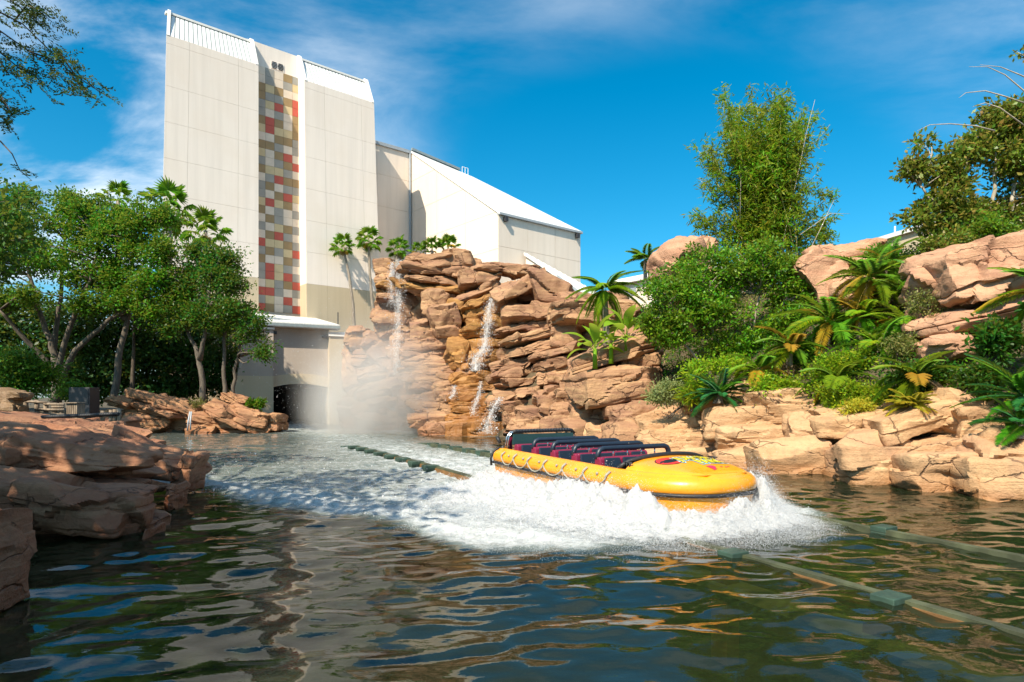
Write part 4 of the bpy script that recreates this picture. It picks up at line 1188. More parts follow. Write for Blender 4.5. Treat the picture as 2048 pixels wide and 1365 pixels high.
mb = MB(); mb.tube([(-3.70, -1.2, .97), (-3.66, -1.2, .97)], .09, 10); mb.tube([(-3.75, -1.28, 1.12), (-3.85, -1.34, 1.30)], .05, 6); mb.build('latch_arm', M['rubber'], boat, smooth=True, local=True)
# rope in loops, pads and bolts along both sides
for s in (-1, 1):
    xk = [-3.15, -2.42, -1.66, -0.86, 0.0, 0.86, 1.7]
    for a, b in zip(xk[:-1], xk[1:]):
        mb = MB(); pp = []
        for k in range(13):
            tt = k / 12; sag = 4 * tt * (1 - tt)
            pp.append((lerp(a, b, tt), s * (half_w(lerp(a, b, tt)) + .075 + .02 * sag), .80 - .20 * sag ** 0.75))
        mb.tube(pp, .017, 6); mb.build('rope', M['rope'], boat, smooth=True, local=True)
    for a in xk:
        hw = half_w(a)
        mb = MB(); mb.tube([(a - .02, s * (hw + .07), .78), (a, s * (hw + .05), .86), (a + .03, s * (hw - .03), .93)], .028, 6); mb.build('rope_clip', M['rope'], boat, smooth=True, local=True)
    for k in range(6):
        a = -2.75 + k * .82
        hw = half_w(a)
        mb = MB(); mb.tube([(a, s * (hw + .02), .845), (a, s * (hw + .055), .855)], .032, 10); mb.build('bolt', M['rope'], boat, smooth=True, local=True)
# cleats
for x, y in ((1.95, -1.16), (2.2, 1.05), (XS + .25, -1.18)):
    z = (deck_z(x, y) if x > 0 else .985)
    mb = MB(); mb.tube([(x - .13, y, z + .07), (x + .13, y, z + .07)], .018, 6)
    for k in (-.05, .05): mb.tube([(x + k, y, z - .02), (x + k, y, z + .07)], .02, 6)
    mb.build('cleat', M['rubber'], boat, smooth=True, local=True)
# emblem and lettering, lying on the bow deck
DX = 2.72
def on_deck(pts2, name, mat, lift, parent=deck):
    """flat outline (a across, b towards the stern) laid on the deck"""
    mb = MB(); mb.poly([(DX - b, a, deck_z(DX - b, a) + lift) for a, b in pts2])
    return mb.build(name, mat, parent, local=True)
def disc(cx_, cy_, rx, ry, n=28): return [(cx_ + rx * math.cos(2 * math.pi * k / n), cy_ + ry * math.sin(2 * math.pi * k / n)) for k in range(n)]
def fan(pts2, centre, name, mat, lift):
    mb = MB(); n = len(pts2)
    rings = 5
    for r in range(rings, 0, -1):
        for a, b in pts2:
            x_, y_ = centre[0] + (a - centre[0]) * r / rings, centre[1] + (b - centre[1]) * r / rings
            mb.v.append((DX - y_, x_, deck_z(DX - y_, x_) + lift))
    mb.v.append((DX - centre[1], centre[0], deck_z(DX - centre[1], centre[0]) + lift))
    for r in range(rings - 1):
        for k in range(n):
            mb.f.append((r * n + k, r * n + (k + 1) % n, (r + 1) * n + (k + 1) % n, (r + 1) * n + k))
    for k in range(n): mb.f.append(((rings - 1) * n + k, (rings - 1) * n + (k + 1) % n, rings * n))
    return mb.build(name, mat, deck, local=True)
EC = (-0.52, 0.22)
fan(disc(*EC, .325, .27), EC, 'emblem_border', M['black'], .004)
fan(disc(*EC, .30, .245), EC, 'emblem', M['red'], .007)
rsx = random.Random(3)
blot = [(EC[0] + (.13 + .12 * rsx.random()) * math.cos(a) * 1.3, EC[1] - .03 + (.06 + .07 * rsx.random()) * math.sin(a)) for a in np.linspace(0, 2 * math.pi, 22)[:-1]]
fan(blot, (EC[0], EC[1] - .03), 'emblem_mark', M['black'], .010)
def lettering(txt, size, ax, ay, ang, name, mat, lift, shear=0.0, bold=0.0, jag=0.0, squash=1.0):
    cu = bpy.data.curves.new(name, 'FONT'); cu.body = txt; cu.size = size; cu.align_x = 'CENTER'; cu.align_y = 'CENTER'
    cu.offset = bold; cu.shear = shear; cu.resolution_u = 2
    o = bpy.data.objects.new(name, cu); COL.objects.link(o)
    bpy.context.view_layer.update()
    me = bpy.data.meshes.new_from_object(o.evaluated_get(bpy.context.evaluated_depsgraph_get()))
    bpy.data.objects.remove(o)
    rj = random.Random(5)
    ca, sa = math.cos(ang), math.sin(ang)
    for v in me.vertices:
        a, b = v.co.x, v.co.y * squash
        if jag: b += jag * math.sin(a * 31.0) * (1 if b > 0 else -1)
        a, b = ax + a * ca - b * sa, ay + a * sa + b * ca
        v.co = (DX - b, a, deck_z(DX - b, a) + lift)
    me.materials.clear(); me.materials.append(mat)
    return link(name, me, mat, deck)
for nm, mt, lf, bd in (('lettering_edge', 'letter_blue', .013, .045), ('lettering_edge', 'black', .016, .026), ('lettering', 'letter_yellow', .019, .008)):
    lettering('JURASSIC', .27, .18, .20, R(5), nm, M[mt], lf, 0.0, bd, .02, 1.25)
    lettering('PARK', .30, .30, -.10, R(5), nm, M[mt], lf, 0.0, bd, .02, 1.2)
lettering('JP', .26, .02, -.48, R(4), 'lettering', M['letter_pink'], .012, 0.0, .014)
for k in range(3): fan(disc(.28 + k * .10, -.46 - .03 * (k % 2), .028, .028, 8), (.28 + k * .10, -.46 - .03 * (k % 2)), 'lettering_dot', M['letter_pink'], .012)

# ================================================================== guide rails
M['rail_green'] = plain('green_painted_steel', (0.035, 0.070, 0.050), 0.55, vary=0.3, scale=2.5, bump=0.2)
M['rust'] = plain('rusty_steel', (0.22, 0.11, 0.035), 0.8, vary=0.35, scale=3, bump=0.3)
M['rail_olive'] = plain('worn_olive_steel', (0.075, 0.085, 0.045), 0.55, vary=0.45, scale=2.0, bump=0.2)
def guide_rail(nn, side, label):
    """side: -1 brackets on the camera side, +1 on the far side"""
    o = thing('guide_rail', label, 'rail', trk(-25, nn, 0), 'guide rails of the ride track')
    def prof(d): return float(np.interp(d, [-46, -33, -30, -22, -17, -9, -6, -3.5, -1.5, 1], [-0.12, -0.08, 0.15, 0.18, 0.16, 0.055, 0.05, 0.042, 0.035, 0.02]))
    mb = MB()
    ds = np.linspace(-52, 1, 54)
    for a, b in zip(ds[:-1], ds[1:]):
        za, zb = prof(a), prof(b)
        mb.hexa([trk(a, nn - .075, za - .16), trk(b, nn - .075, zb - .16), trk(b, nn + .075, zb - .16), trk(a, nn + .075, za - .16),
                 trk(a, nn - .075, za), trk(b, nn - .075, zb), trk(b, nn + .075, zb), trk(a, nn + .075, za)])
    mb.build('rail_beam', M['rail_olive'], o)
    mb = MB()
    for a, b in zip(ds[:-1], ds[1:]):
        za, zb = prof(a), prof(b)
        n0, n1 = sorted((nn + side * .10, nn + side * .06))
        mb.hexa([trk(a, n0, za - .20), trk(b, n0, zb - .20), trk(b, n1, zb - .20), trk(a, n1, za - .20), trk(a, n0, za - .05), trk(b, n0, zb - .05), trk(b, n1, zb - .05), trk(a, n1, za - .05)])
    mb.build('rail_web', M['rust'], o)
    mb = MB()
    for a, b in zip(ds[:-1], ds[1:]):
        za, zb = prof(a) - .42, prof(b) - .42
        n0, n1 = sorted((nn + side * .55, nn + side * .05))
        mb.hexa([trk(a, n0, za - .1), trk(b, n0, zb - .1), trk(b, n1, zb - .1), trk(a, n1, za - .1), trk(a, n0, za), trk(b, n0, zb), trk(b, n1, zb), trk(a, n1, za)])
    mb.build('sunken_ledge', M['rail_ledge'], o)
    pos = [-19.95 - 1.46 * k for k in range(17)] + [-6.98, -4.53, -2.1]
    for d in pos:
        z = prof(d) + (.03 if d < -10 else .04); hd = .24 if d < -10 else .15
        n0, n1 = sorted((nn + side * (.40 if d < -10 else .30), nn - side * .08))
        mb = MB()
        top = [trk(d - hd, n0, z), trk(d + hd, n0, z), trk(d + hd, n1, z), trk(d - hd, n1, z)]
        k = .72
        bt = [trk(d - hd * k, n0 + (.05 if side < 0 else 0), z - .24), trk(d + hd * k, n0 + (.05 if side < 0 else 0), z - .24), trk(d + hd * k, n1 - (.05 if side > 0 else 0), z - .24), trk(d - hd * k, n1 - (.05 if side > 0 else 0), z - .24)]
        mid = [q - Vector((0, 0, .10)) for q in top]
        mb.hexa(mid + top); mb.hexa(bt + mid)
        br = mb.build('bracket', M['rail_green'], o, bevel=.012)
        mb = MB(); q0, q1 = sorted((nn + side * .42, nn + side * .16))
        mb.hexa([trk(d - .16, q0, -1.6), trk(d + .16, q0, -1.6), trk(d + .16, q1, -1.6), trk(d - .16, q1, -1.6), trk(d - .16, q0, z - .23), trk(d + .16, q0, z - .23), trk(d + .16, q1, z - .23), trk(d - .16, q1, z - .23)])
        mb.build('bracket_post', M['rust'], br)
M['rail_ledge'] = plain('sunken_ledge', (0.36, 0.36, 0.22), 0.9, vary=0.25)
guide_rail(7.85, -1, 'green guide rail with brackets on the near side of the track')
guide_rail(11.6, 1, 'green guide rail on the far side of the track, behind the boat')
# ================================================================== spray, cascades, mist
t = NT('spray')
p_ = t.pos()
n1 = t.noise(p_, 6.0, 8, 0.7)
t.set(t.bsdf, 'Base Color', (0.74, 0.76, 0.785, 1)); t.set(t.bsdf, 'Roughness', 0.7); t.set(t.bsdf, 'Specular IOR Level', 0.3)
tl_ = t.n('ShaderNodeBsdfTranslucent', {'Color': (0.74, 0.765, 0.79, 1)})
mxs = t.n('ShaderNodeMixShader', {'Fac': 0.5}); t.t.links.new(t.bsdf.outputs[0], mxs.inputs[1]); t.t.links.new(tl_.outputs[0], mxs.inputs[2])
t.t.links.new(mxs.outputs[0], t.out.inputs[0])
M['spray'] = t.m
t = NT('splash_sheet')
p_ = t.pos()
n1 = t.noise(t.mapv(p_, (1, 1, 1.4)), 3.2, 10, 0.70, 0.5)
n2 = t.noise(p_, 16.0, 6, 0.7)
hh = t.math('ADD', n1, t.math('MULTIPLY', n2, 0.35))
df = t.n('ShaderNodeBsdfDiffuse', {'Color': (0.78, 0.80, 0.82, 1), 'Normal': t.bump(hh, 0.8, 0.16)})
tl_ = t.n('ShaderNodeBsdfTranslucent', {'Color': (0.76, 0.79, 0.82, 1)})
w1 = t.n('ShaderNodeMixShader', {'Fac': 0.42, 1: df, 2: tl_})
tp = t.n('ShaderNodeBsdfTransparent')
cov = t.n('ShaderNodeAttribute', attribute_name='cover').outputs['Fac']
al = t.rng(t.math('ADD', hh, t.math('SUBTRACT', t.math('MULTIPLY', cov, 1.5), 0.80)), 0.45, 0.75)
fin = t.n('ShaderNodeMixShader', {'Fac': al, 1: tp, 2: w1})
t.t.links.new(fin.outputs[0], t.out.inputs[0])
M['splash'] = t.m

def drops(C, size, rs):
    """one small irregular tetra-drop per point"""
    n = len(C)
    base = np.array([(1, 1, 1), (1, -1, -1), (-1, 1, -1), (-1, -1, 1)]) * 0.6
    q = rs.normal(size=(n, 4)); q /= np.linalg.norm(q, axis=1)[:, None]
    w, x, y, z = q.T
    Rm = np.stack([np.stack([1 - 2 * (y * y + z * z), 2 * (x * y - z * w), 2 * (x * z + y * w)], 1),
                   np.stack([2 * (x * y + z * w), 1 - 2 * (x * x + z * z), 2 * (y * z - x * w)], 1),
                   np.stack([2 * (x * z - y * w), 2 * (y * z + x * w), 1 - 2 * (x * x + y * y)], 1)], 1)
    V = np.einsum('nij,kj->nki', Rm, base) * size[:, None, None] + C[:, None, :]
    Fc = np.array([(0, 1, 2), (0, 3, 1), (0, 2, 3), (1, 3, 2)])
    return V.reshape(-1, 3), (Fc[None] + (np.arange(n) * 4)[:, None, None]).reshape(-1, 3)

def flecks(C, size, rs):
    """one tiny triangle per point (fine spray)"""
    n = len(C)
    a = rs.normal(size=(n, 3)); a /= np.linalg.norm(a, axis=1)[:, None]
    b = np.cross(a, rs.normal(size=(n, 3))); b /= np.linalg.norm(b, axis=1)[:, None] + 1e-9
    s = size[:, None]
    V = np.stack([C + a * s, C - a * s * .5 + b * s * .87, C - a * s * .5 - b * s * .87], 1)
    return V.reshape(-1, 3), np.arange(n * 3).reshape(-1, 3)
# the bow wave runs out from the hull: arc parameter along the hull, s outwards
hull = np.array([(x, -half_w(x)) for x in np.linspace(-3.6, XB, 40)] + [(XB + (XN - XB) * math.sin(math.pi / 2 * k / 40), -half_w(XB + (XN - XB) * math.sin(math.pi / 2 * k / 40))) for k in range(1, 41)]
                + [(XB + (XN - XB) * math.sin(math.pi / 2 * k / 40), half_w(XB + (XN - XB) * math.sin(math.pi / 2 * k / 40))) for k in range(39, -1, -1)] + [(x, half_w(x)) for x in np.linspace(XB, -3.0, 24)[1:]])
seg = np.linalg.norm(np.diff(hull, axis=0), axis=1); arcl = np.r_[0, np.cumsum(seg)]; LT = arcl[-1]
def hull_at(a):
    x = np.interp(a, arcl, hull[:, 0]); y = np.interp(a, arcl, hull[:, 1])
    e = 0.15
    tx = np.interp(a + e, arcl, hull[:, 0]) - np.interp(a - e, arcl, hull[:, 0]); ty = np.interp(a + e, arcl, hull[:, 1]) - np.interp(a - e, arcl, hull[:, 1])
    l = np.hypot(tx, ty) + 1e-9
    # the wave is thrown outwards and left behind by the boat
    ox, oy = ty / l, -tx / l
    return x, y, ox, oy
A_MID = np.interp(0, [0], [0]) + arcl[80]          # nose
def amp(a):   # crest height along the hull
    return np.interp(a / LT, [0, .12, .25, .36, .46, .52, .60, .70, .85, 1], [.16, .21, .33, .37, .30, .30, .42, .42, .24, .1])
def reach(a):
    return np.interp(a / LT, [0, .15, .30, .42, .50, .58, .66, .8, 1], [3.6, 3.6, 3.3, 2.6, 1.4, 1.15, 1.3, 1.1, .5])
def shape(s01, a):
    crest = np.exp(-((s01 - 0.16) / 0.17) ** 2) * 0.9 + 0.62 * np.clip(1 - s01, 0, 1) ** 1.15
    return crest
def boat_to_world(x, y, z):
    c, s = math.cos(BROT), math.sin(BROT)
    return np.c_[bc.x + x * c - y * s, bc.y + x * s + y * c, z]
na, nsx = 560, 150
AA, SS = np.meshgrid(np.linspace(0, LT, na), np.linspace(0, 1.05, nsx), indexing='ij')
a = AA.ravel(); s = SS.ravel()
x, y, ox, oy = hull_at(a)
rw = reach(a) * (1 + 0.28 * fbm(np.c_[a * 0.8, a * 0, a * 0], 3, 5))
x = x + ox * s * rw; y = y + oy * s * rw
q = np.c_[x * 1.6, y * 1.6, a * 0]
bulk = fbm(q, 5, 51, 0.58); fine_ = np.abs(fbm(q * 3.1, 4, 57, 0.6))
hgt = amp(a) * shape(s, a) * (1 + 1.15 * bulk) + 0.22 * fine_ * np.clip(1.1 - s, 0, 1) + 0.10 * (np.abs(fbm(q * 7.5, 4, 91, 0.65)) - .15) * np.clip(1.15 - s, 0, 1) - 0.10 * sstep(.85, 1.05, s)
jit = 0.10 * fbm(q * 2.3 + 9, 4, 61); jit2 = 0.10 * fbm(q * 2.3 + 29, 4, 63)
V = boat_to_world(x + jit, y + jit2, hgt)
ii = (np.arange(na - 1)[:, None] * nsx + np.arange(nsx - 1)[None, :]).ravel()
me = mesh_np('bow_splash', V, np.c_[ii, ii + 1, ii + nsx + 1, ii + nsx])
cov = np.clip(1.10 - 1.0 * s ** 1.5, 0, 1) * np.interp(a / LT, [0, .08, .9, 1], [.55, .8, .9, .3])
at_ = me.attributes.new('cover', 'FLOAT', 'POINT'); at_.data.foreach_set('value', cov.astype(np.float32))
bs = link('bow_splash', me, M['splash'])
tag(bs, 'white bow wave thrown up around the yellow boat', 'splash', kind='stuff')
# flying drops over the wave
rs = np.random.RandomState(8)
n = 620000
a = rs.rand(n) * LT * 0.97
s = np.abs(rs.beta(1.15, 1.5, n)) * 1.22
x, y, ox, oy = hull_at(a)
rw = reach(a) * (1 + 0.28 * fbm(np.c_[a * 0.8, a * 0, a * 0], 3, 5))
x = x + ox * (s * rw + 0.05); y = y + oy * (s * rw + 0.05)
q = np.c_[x * 1.6, y * 1.6, a * 0]
lump = 1 + 0.9 * fbm(q, 4, 51, 0.58)
h0 = amp(a) * shape(s, a) * lump
z = h0 * (0.75 + 0.25 * rs.rand(n)) + rs.exponential(0.10, n) * (0.35 + amp(a) * 1.7) * np.clip(lump, .2, 2) * np.clip(1.2 - s, .15, 1)
x += rs.normal(size=n) * .05; y += rs.normal(size=n) * .05
sz = np.minimum(rs.gamma(1.2, 0.0040, n) + 0.003, np.where(rs.rand(n) < .03, .018, .0085)) * (1 - .3 * np.clip(s, 0, 1))
keep = z > 0.01
V, Fc = flecks(boat_to_world(x, y, z)[keep], sz[keep], rs)
sp = link('spray_drops', mesh_np('spray_drops', V, Fc, False), M['spray'])
tag(sp, 'flying white drops around the boat and its bow wave', 'spray', kind='stuff')
# lumps of churned foam in the wake
n = 90000
bk = rs.gamma(1.6, 5.0, n); nn_ = rs.uniform(-6, 12.3, n)
en = 5.4 - 0.5 * bk
ok = (nn_ > en) & (bk < 34) & (rs.rand(n) < np.interp(bk, [0, 6, 12, 20, 30], [1, .75, .4, .22, .12]))
bk, nn_ = bk[ok], nn_[ok]
wp = np.c_[(-8.7 - bk) * D2[0] + nn_ * N2[0], (-8.7 - bk) * D2[1] + nn_ * N2[1]]
rg = fbm(np.c_[wp[:, 0] * 1.7, wp[:, 1] * 2.6, wp[:, 0] * 0], 5, 21, 0.55) * 0.16 + np.abs(fbm(np.c_[wp[:, 0] * 3.2, wp[:, 1] * 4.2, wp[:, 0] * 0 + 5], 4, 27)) * 0.12
m_ = rg > 0.03
wp = wp[m_]; rg = rg[m_]
V, Fc = flecks(np.c_[wp, rg * 0.9 + rs.exponential(.04, len(wp))], rs.gamma(1.3, 0.0055, len(wp)) + .004, rs)
sp = link('wake_drops', mesh_np('wake_drops', V, Fc, False), M['spray'])
tag(sp, 'specks of white water scattered over the wake', 'spray', kind='stuff')

# ---- cascades down the cliff: ribbons of many strands
t = NT('falling_water')
p_ = t.pos()
nv = t.noise(t.mapv(p_, (9, 9, 0.8)), 1.0, 6, 0.65)
nb_ = t.noise(p_, 5.0, 6, 0.7)
al = t.rng(t.math('ADD', t.math('MULTIPLY', nv, 0.75), t.math('MULTIPLY', nb_, 0.25)), 0.34, 0.60)
cv = t.n('ShaderNodeAttribute', attribute_name='cover').outputs['Fac']
dfw = t.n('ShaderNodeBsdfDiffuse', {'Color': (0.82, 0.84, 0.86, 1), 'Normal': t.bump(nv, 0.6, 0.05)})
tlw = t.n('ShaderNodeBsdfTranslucent', {'Color': (0.8, 0.83, 0.86, 1)})
ww = t.n('ShaderNodeMixShader', {'Fac': 0.35, 1: dfw, 2: tlw})
tpw = t.n('ShaderNodeBsdfTransparent')
fin = t.n('ShaderNodeMixShader', {'Fac': t.math('MULTIPLY', al, cv), 1: tpw, 2: ww})
t.t.links.new(fin.outputs[0], t.out.inputs[0])
M['fall'] = t.m
def cascade(label, path, forward, drops_n, seed, wet=1.0):
    drops_n = int(drops_n * 2.2)
    """path: (u, v, width px, cover) from the lip down"""
    root = thing('cascade', label, 'waterfall', at(path[0][0], path[0][1], cy(path[0][0], path[0][1])), 'cascades on the rock waterfall')
    rs = np.random.RandomState(seed)
    us = np.array([q[0] for q in path], float); vs = np.array([q[1] for q in path], float); ws = np.array([q[2] for q in path], float); cs_ = np.array([q[3] for q in path], float)
    m = 70; k = 15
    tt = np.linspace(0, 1, m); tk = np.linspace(0, 1, len(path))
    U = np.interp(tt, tk, us); W_ = np.interp(tt, tk, ws); Vv = np.interp(tt, tk, vs); Cc = np.interp(tt, tk, cs_)
    V = []; cov = []
    for i in range(m):
        for j in range(k):
            o = j / (k - 1) - .5
            uu = U[i] + o * W_[i] * .8
            yy = cy(uu, Vv[i]) - forward - 0.35 * (1 - (2 * o) ** 2)
            V.append(tuple(at(uu, Vv[i], yy)))
            cov.append(Cc[i] * (1 - abs(2 * o) ** 1.8) * 0.85)
    V = np.array(V)
    V[:, 1] += fbm(V * 1.8, 3, seed) * 0.35
    ii = (np.arange(m - 1)[:, None] * k + np.arange(k - 1)[None, :]).ravel()
    me = mesh_np('water_sheet', V - np.array(org(root)), np.c_[ii, ii + 1, ii + k + 1, ii + k])
    at_ = me.attributes.new('cover', 'FLOAT', 'POINT'); at_.data.foreach_set('value', np.clip(cov, 0, 1).astype(np.float32))
    link('water_sheet', me, M['fall'], root)
    i = rs.randint(0, m, drops_n); o = rs.normal(size=drops_n) * .34
    uu = U[i] + o * W_[i] * 1.2; vv = Vv[i] + rs.uniform(-4, 4, drops_n)
    C = np.array([tuple(at(a_, b_, cy(a_, b_) - forward - .3 - rs.rand() * .9)) for a_, b_ in zip(uu, vv)])
    Vd, Fd = flecks(C - np.array(org(root)), rs.gamma(1.3, .010, drops_n) + .008, rs)
    link('drops', mesh_np('drops', Vd, Fd, False), M['spray'], root)['kind'] = 'stuff'
cascade('tall thin fall dropping past the left end of the cliff', [(802, 522, 16, .7), (799, 545, 20, .7), (797, 570, 18, .65), (796, 620, 20, .6), (795, 680, 20, .5), (793, 750, 24, .45)], 1.9, 2600, 1)
cascade('thin trickle just left of the tall fall', [(784, 526, 6, .75), (783, 548, 10, .55), (782, 570, 14, .4), (784, 610, 26, .25)], 1.8, 900, 2)
cascade('broad white cascade down the middle of the cliff', [(984, 597, 10, .9), (978, 620, 16, .8), (976, 650, 22, .7), (972, 680, 18, .8), (968, 700, 18, .95), (954, 715, 26, 1.0), (950, 742, 30, .95)], 2.5, 2200, 3)
cascade('short run of water low on the cliff below the broad cascade', [(962, 765, 6, .5), (958, 790, 8, .8), (950, 810, 14, .8), (946, 830, 10, .4)], 2.6, 500, 4)
cascade('lowest white run at the foot of the cliff', [(1000, 796, 10, .75), (988, 815, 16, .9), (980, 835, 16, .85), (976, 850, 22, .6), (976, 868, 34, .5)], 3.1, 900, 5)
cascade('small sheet of water over a round stone low on the cliff', [(908, 772, 8, .8), (908, 785, 12, .75), (902, 797, 16, .5)], 2.6, 200, 6)

# ---- drifting mist where the boat came down
t = NT('mist')
t.t.nodes.remove(t.bsdf)
tc = t.n('ShaderNodeTexCoord').outputs['Object']
nm_ = t.noise(t.mapv(tc, (1.2, 1.2, 1.2)), 1.4, 5, 0.6, 0.3)
ln = t.n('ShaderNodeVectorMath', {0: tc}, operation='LENGTH').outputs['Value']
fall = t.rng(ln, 0.15, 1.0, 1.0, 0.0)
zc_ = t.n('ShaderNodeSeparateXYZ', {0: tc}).outputs['Z']
fallz = t.rng(zc_, -0.6, 0.8, 1.0, 0.08)
den = t.math('MULTIPLY', t.math('MULTIPLY', fall, t.rng(nm_, 0.30, 0.72, 0.15, 1.0)), fallz)
pv = t.n('ShaderNodeVolumePrincipled', {'Color': (0.99, 0.975, 0.955, 1), 'Density': t.math('MULTIPLY', den, 1.45), 'Anisotropy': 0.1})
t.t.links.new(pv.outputs[0], t.out.inputs['Volume'])
M['mist'] = t.m
V, Fq = cube_sphere(6)
V = V / np.linalg.norm(V, axis=1)[:, None]
mi = link('mist', mesh_np('mist', V, Fq), M['mist'], None, at(738, 772, 43.0))
mi.scale = (6.0, 3.4, 7.4)
tag(mi, 'pale spray mist drifting in front of the tunnel mouth', 'mist', kind='stuff')
# fine drops drifting above the mist
n = 4500
C = np.array(tuple(at(690, 770, 45.0))) + rs.normal(size=(n, 3)) * np.array([3.6, 1.6, 2.6])
C = C[C[:, 2] > 0.2]
V, Fc = flecks(C, rs.gamma(1.5, .006, len(C)) + .006, rs)
dm = link('drifting_drops', mesh_np('drifting_drops', V, Fc, False), M['spray'])
tag(dm, 'fine bright drops drifting across the tunnel mouth', 'spray', kind='stuff')
# ================================================================== vegetation
M['leaf_bright'] = leafmat('leaf_bright', [(0.016, 0.085, 0.004), (0.035, 0.15, 0.005), (0.085, 0.24, 0.006), (0.02, 0.10, 0.004)], 0.34)
M['leaf_dark'] = leafmat('leaf_dark', [(0.008, 0.055, 0.006), (0.018, 0.09, 0.007), (0.04, 0.14, 0.008)], 0.28)
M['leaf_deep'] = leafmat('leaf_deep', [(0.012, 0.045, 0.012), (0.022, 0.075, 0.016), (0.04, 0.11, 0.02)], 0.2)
M['leaf_hedge'] = leafmat('leaf_hedge', [(0.018, 0.10, 0.010), (0.04, 0.17, 0.012), (0.08, 0.24, 0.014)], 0.3)
M['leaf_gloss'] = leafmat('leaf_gloss', [(0.022, 0.10, 0.004), (0.055, 0.19, 0.005), (0.17, 0.27, 0.010), (0.03, 0.13, 0.005), (0.10, 0.24, 0.006)], 0.3, 0.42, 0.5, 0.25)
M['leaf_bamboo'] = leafmat('leaf_bamboo', [(0.05, 0.19, 0.006), (0.10, 0.27, 0.006), (0.22, 0.27, 0.010), (0.035, 0.16, 0.006), (0.26, 0.21, 0.012)], 0.4)
M['leaf_magnolia'] = leafmat('leaf_magnolia', [(0.06, 0.12, 0.012), (0.12, 0.17, 0.016), (0.22, 0.14, 0.03), (0.055, 0.14, 0.010), (0.16, 0.21, 0.02)], 0.25, 0.42, 0.6, 0.25)
M['leaf_lime'] = leafmat('leaf_lime', [(0.08, 0.26, 0.008), (0.17, 0.34, 0.008), (0.32, 0.37, 0.012), (0.07, 0.22, 0.008)], 0.42)
M['leaf_yellow'] = leafmat('leaf_yellow', [(0.42, 0.34, 0.02), (0.34, 0.36, 0.03), (0.48, 0.30, 0.02), (0.25, 0.32, 0.03)], 0.4)
M['leaf_olive'] = leafmat('leaf_olive', [(0.09, 0.13, 0.03), (0.14, 0.17, 0.04), (0.20, 0.17, 0.06), (0.07, 0.11, 0.025)], 0.3)
M['leaf_grey'] = leafmat('leaf_grey', [(0.14, 0.20, 0.08), (0.20, 0.26, 0.10), (0.26, 0.27, 0.10)], 0.3)
M['frond_green'] = leafmat('frond_green', [(0.035, 0.17, 0.008), (0.07, 0.25, 0.010), (0.11, 0.31, 0.012)], 0.38)
M['frond_fan'] = leafmat('frond_fan', [(0.07, 0.22, 0.012), (0.12, 0.31, 0.015), (0.18, 0.36, 0.02)], 0.42)
M['frond_dark'] = leafmat('frond_dark', [(0.012, 0.09, 0.02), (0.02, 0.14, 0.03), (0.04, 0.19, 0.035)], 0.25, 0.28, 0.4, 0.5)
M['frond_olive'] = leafmat('frond_olive', [(0.13, 0.26, 0.010), (0.22, 0.32, 0.012), (0.09, 0.22, 0.010)], 0.38)
M['frond_gold'] = leafmat('frond_gold', [(0.42, 0.26, 0.02), (0.50, 0.30, 0.03), (0.36, 0.28, 0.03)], 0.4)
M['frond_dead'] = leafmat('frond_dead', [(0.26, 0.19, 0.11), (0.34, 0.25, 0.14), (0.20, 0.14, 0.08)], 0.2, 0.8)
M['banana'] = leafmat('banana_leaf', [(0.13, 0.30, 0.015), (0.20, 0.38, 0.02), (0.26, 0.42, 0.03)], 0.45)
M['dry'] = leafmat('dry_leaf', [(0.24, 0.17, 0.09), (0.34, 0.25, 0.13), (0.18, 0.12, 0.06)], 0.2, 0.8)
M['bark_pale'] = bark('bark_pale', (0.20, 0.165, 0.125), (0.34, 0.29, 0.23))
M['bark_grey'] = bark('bark_grey', (0.07, 0.058, 0.045), (0.145, 0.12, 0.095))
M['bark_dark'] = bark('bark_dark', (0.055, 0.042, 0.032), (0.12, 0.095, 0.07))
M['bark_twig'] = bark('bark_twig', (0.30, 0.26, 0.20), (0.46, 0.41, 0.34))
M['bark_palm'] = bark('bark_palm', (0.20, 0.165, 0.13), (0.36, 0.31, 0.25), 6.0)
M['culm'] = bark('bamboo_culm', (0.28, 0.24, 0.07), (0.42, 0.36, 0.14))

def leaves(C, L, W, rs, up=0.25, out=None, droop=0.0, fold=0.25, dirs=None):
    """one folded leaf (two triangles) per point"""
    n = len(C)
    d = rs.normal(size=(n, 3)) if dirs is None else dirs + rs.normal(size=(n, 3)) * 0.35
    if out is not None: d = d + out * 0.9
    d[:, 2] -= droop
    d /= np.linalg.norm(d, axis=1)[:, None] + 1e-9
    nn_ = rs.normal(size=(n, 3)); nn_[:, 2] += up * 4
    s = np.cross(d, nn_); s /= np.linalg.norm(s, axis=1)[:, None] + 1e-9
    k = np.cross(s, d)
    ln = (L * rs.uniform(0.65, 1.25, n))[:, None]; wd = (W * rs.uniform(0.7, 1.2, n))[:, None]
    b = C; tip = C + d * ln
    mid = C + d * ln * 0.48 - k * wd * fold
    l = mid + s * wd * 0.5 + k * wd * fold; r = mid - s * wd * 0.5 + k * wd * fold
    V = np.stack([b, l, tip, r], 1).reshape(-1, 3)
    i = np.arange(n)[:, None] * 4
    Fc = np.concatenate([i + np.array([[0, 1, 2]]), i + np.array([[0, 2, 3]])], 1).reshape(-1, 3)
    return V, Fc
def clumps(blobs, n, rs, shell=0.45):
    """clump centres spread through ellipsoids (centre, radii), denser near the skin; returns centres and outward directions"""
    vol = np.array([max(b[1][0] * b[1][2], 1e-3) for b in blobs]); vol = vol / vol.sum()
    idx = rs.choice(len(blobs), n, p=vol)
    d = rs.normal(size=(n, 3)); d /= np.linalg.norm(d, axis=1)[:, None]
    r = (shell + (1 - shell) * rs.rand(n)) ** 0.8
    c = np.array([tuple(b[0]) for b in blobs])[idx]; rr = np.array([b[1] for b in blobs])[idx]
    return c + d * r[:, None] * rr, d
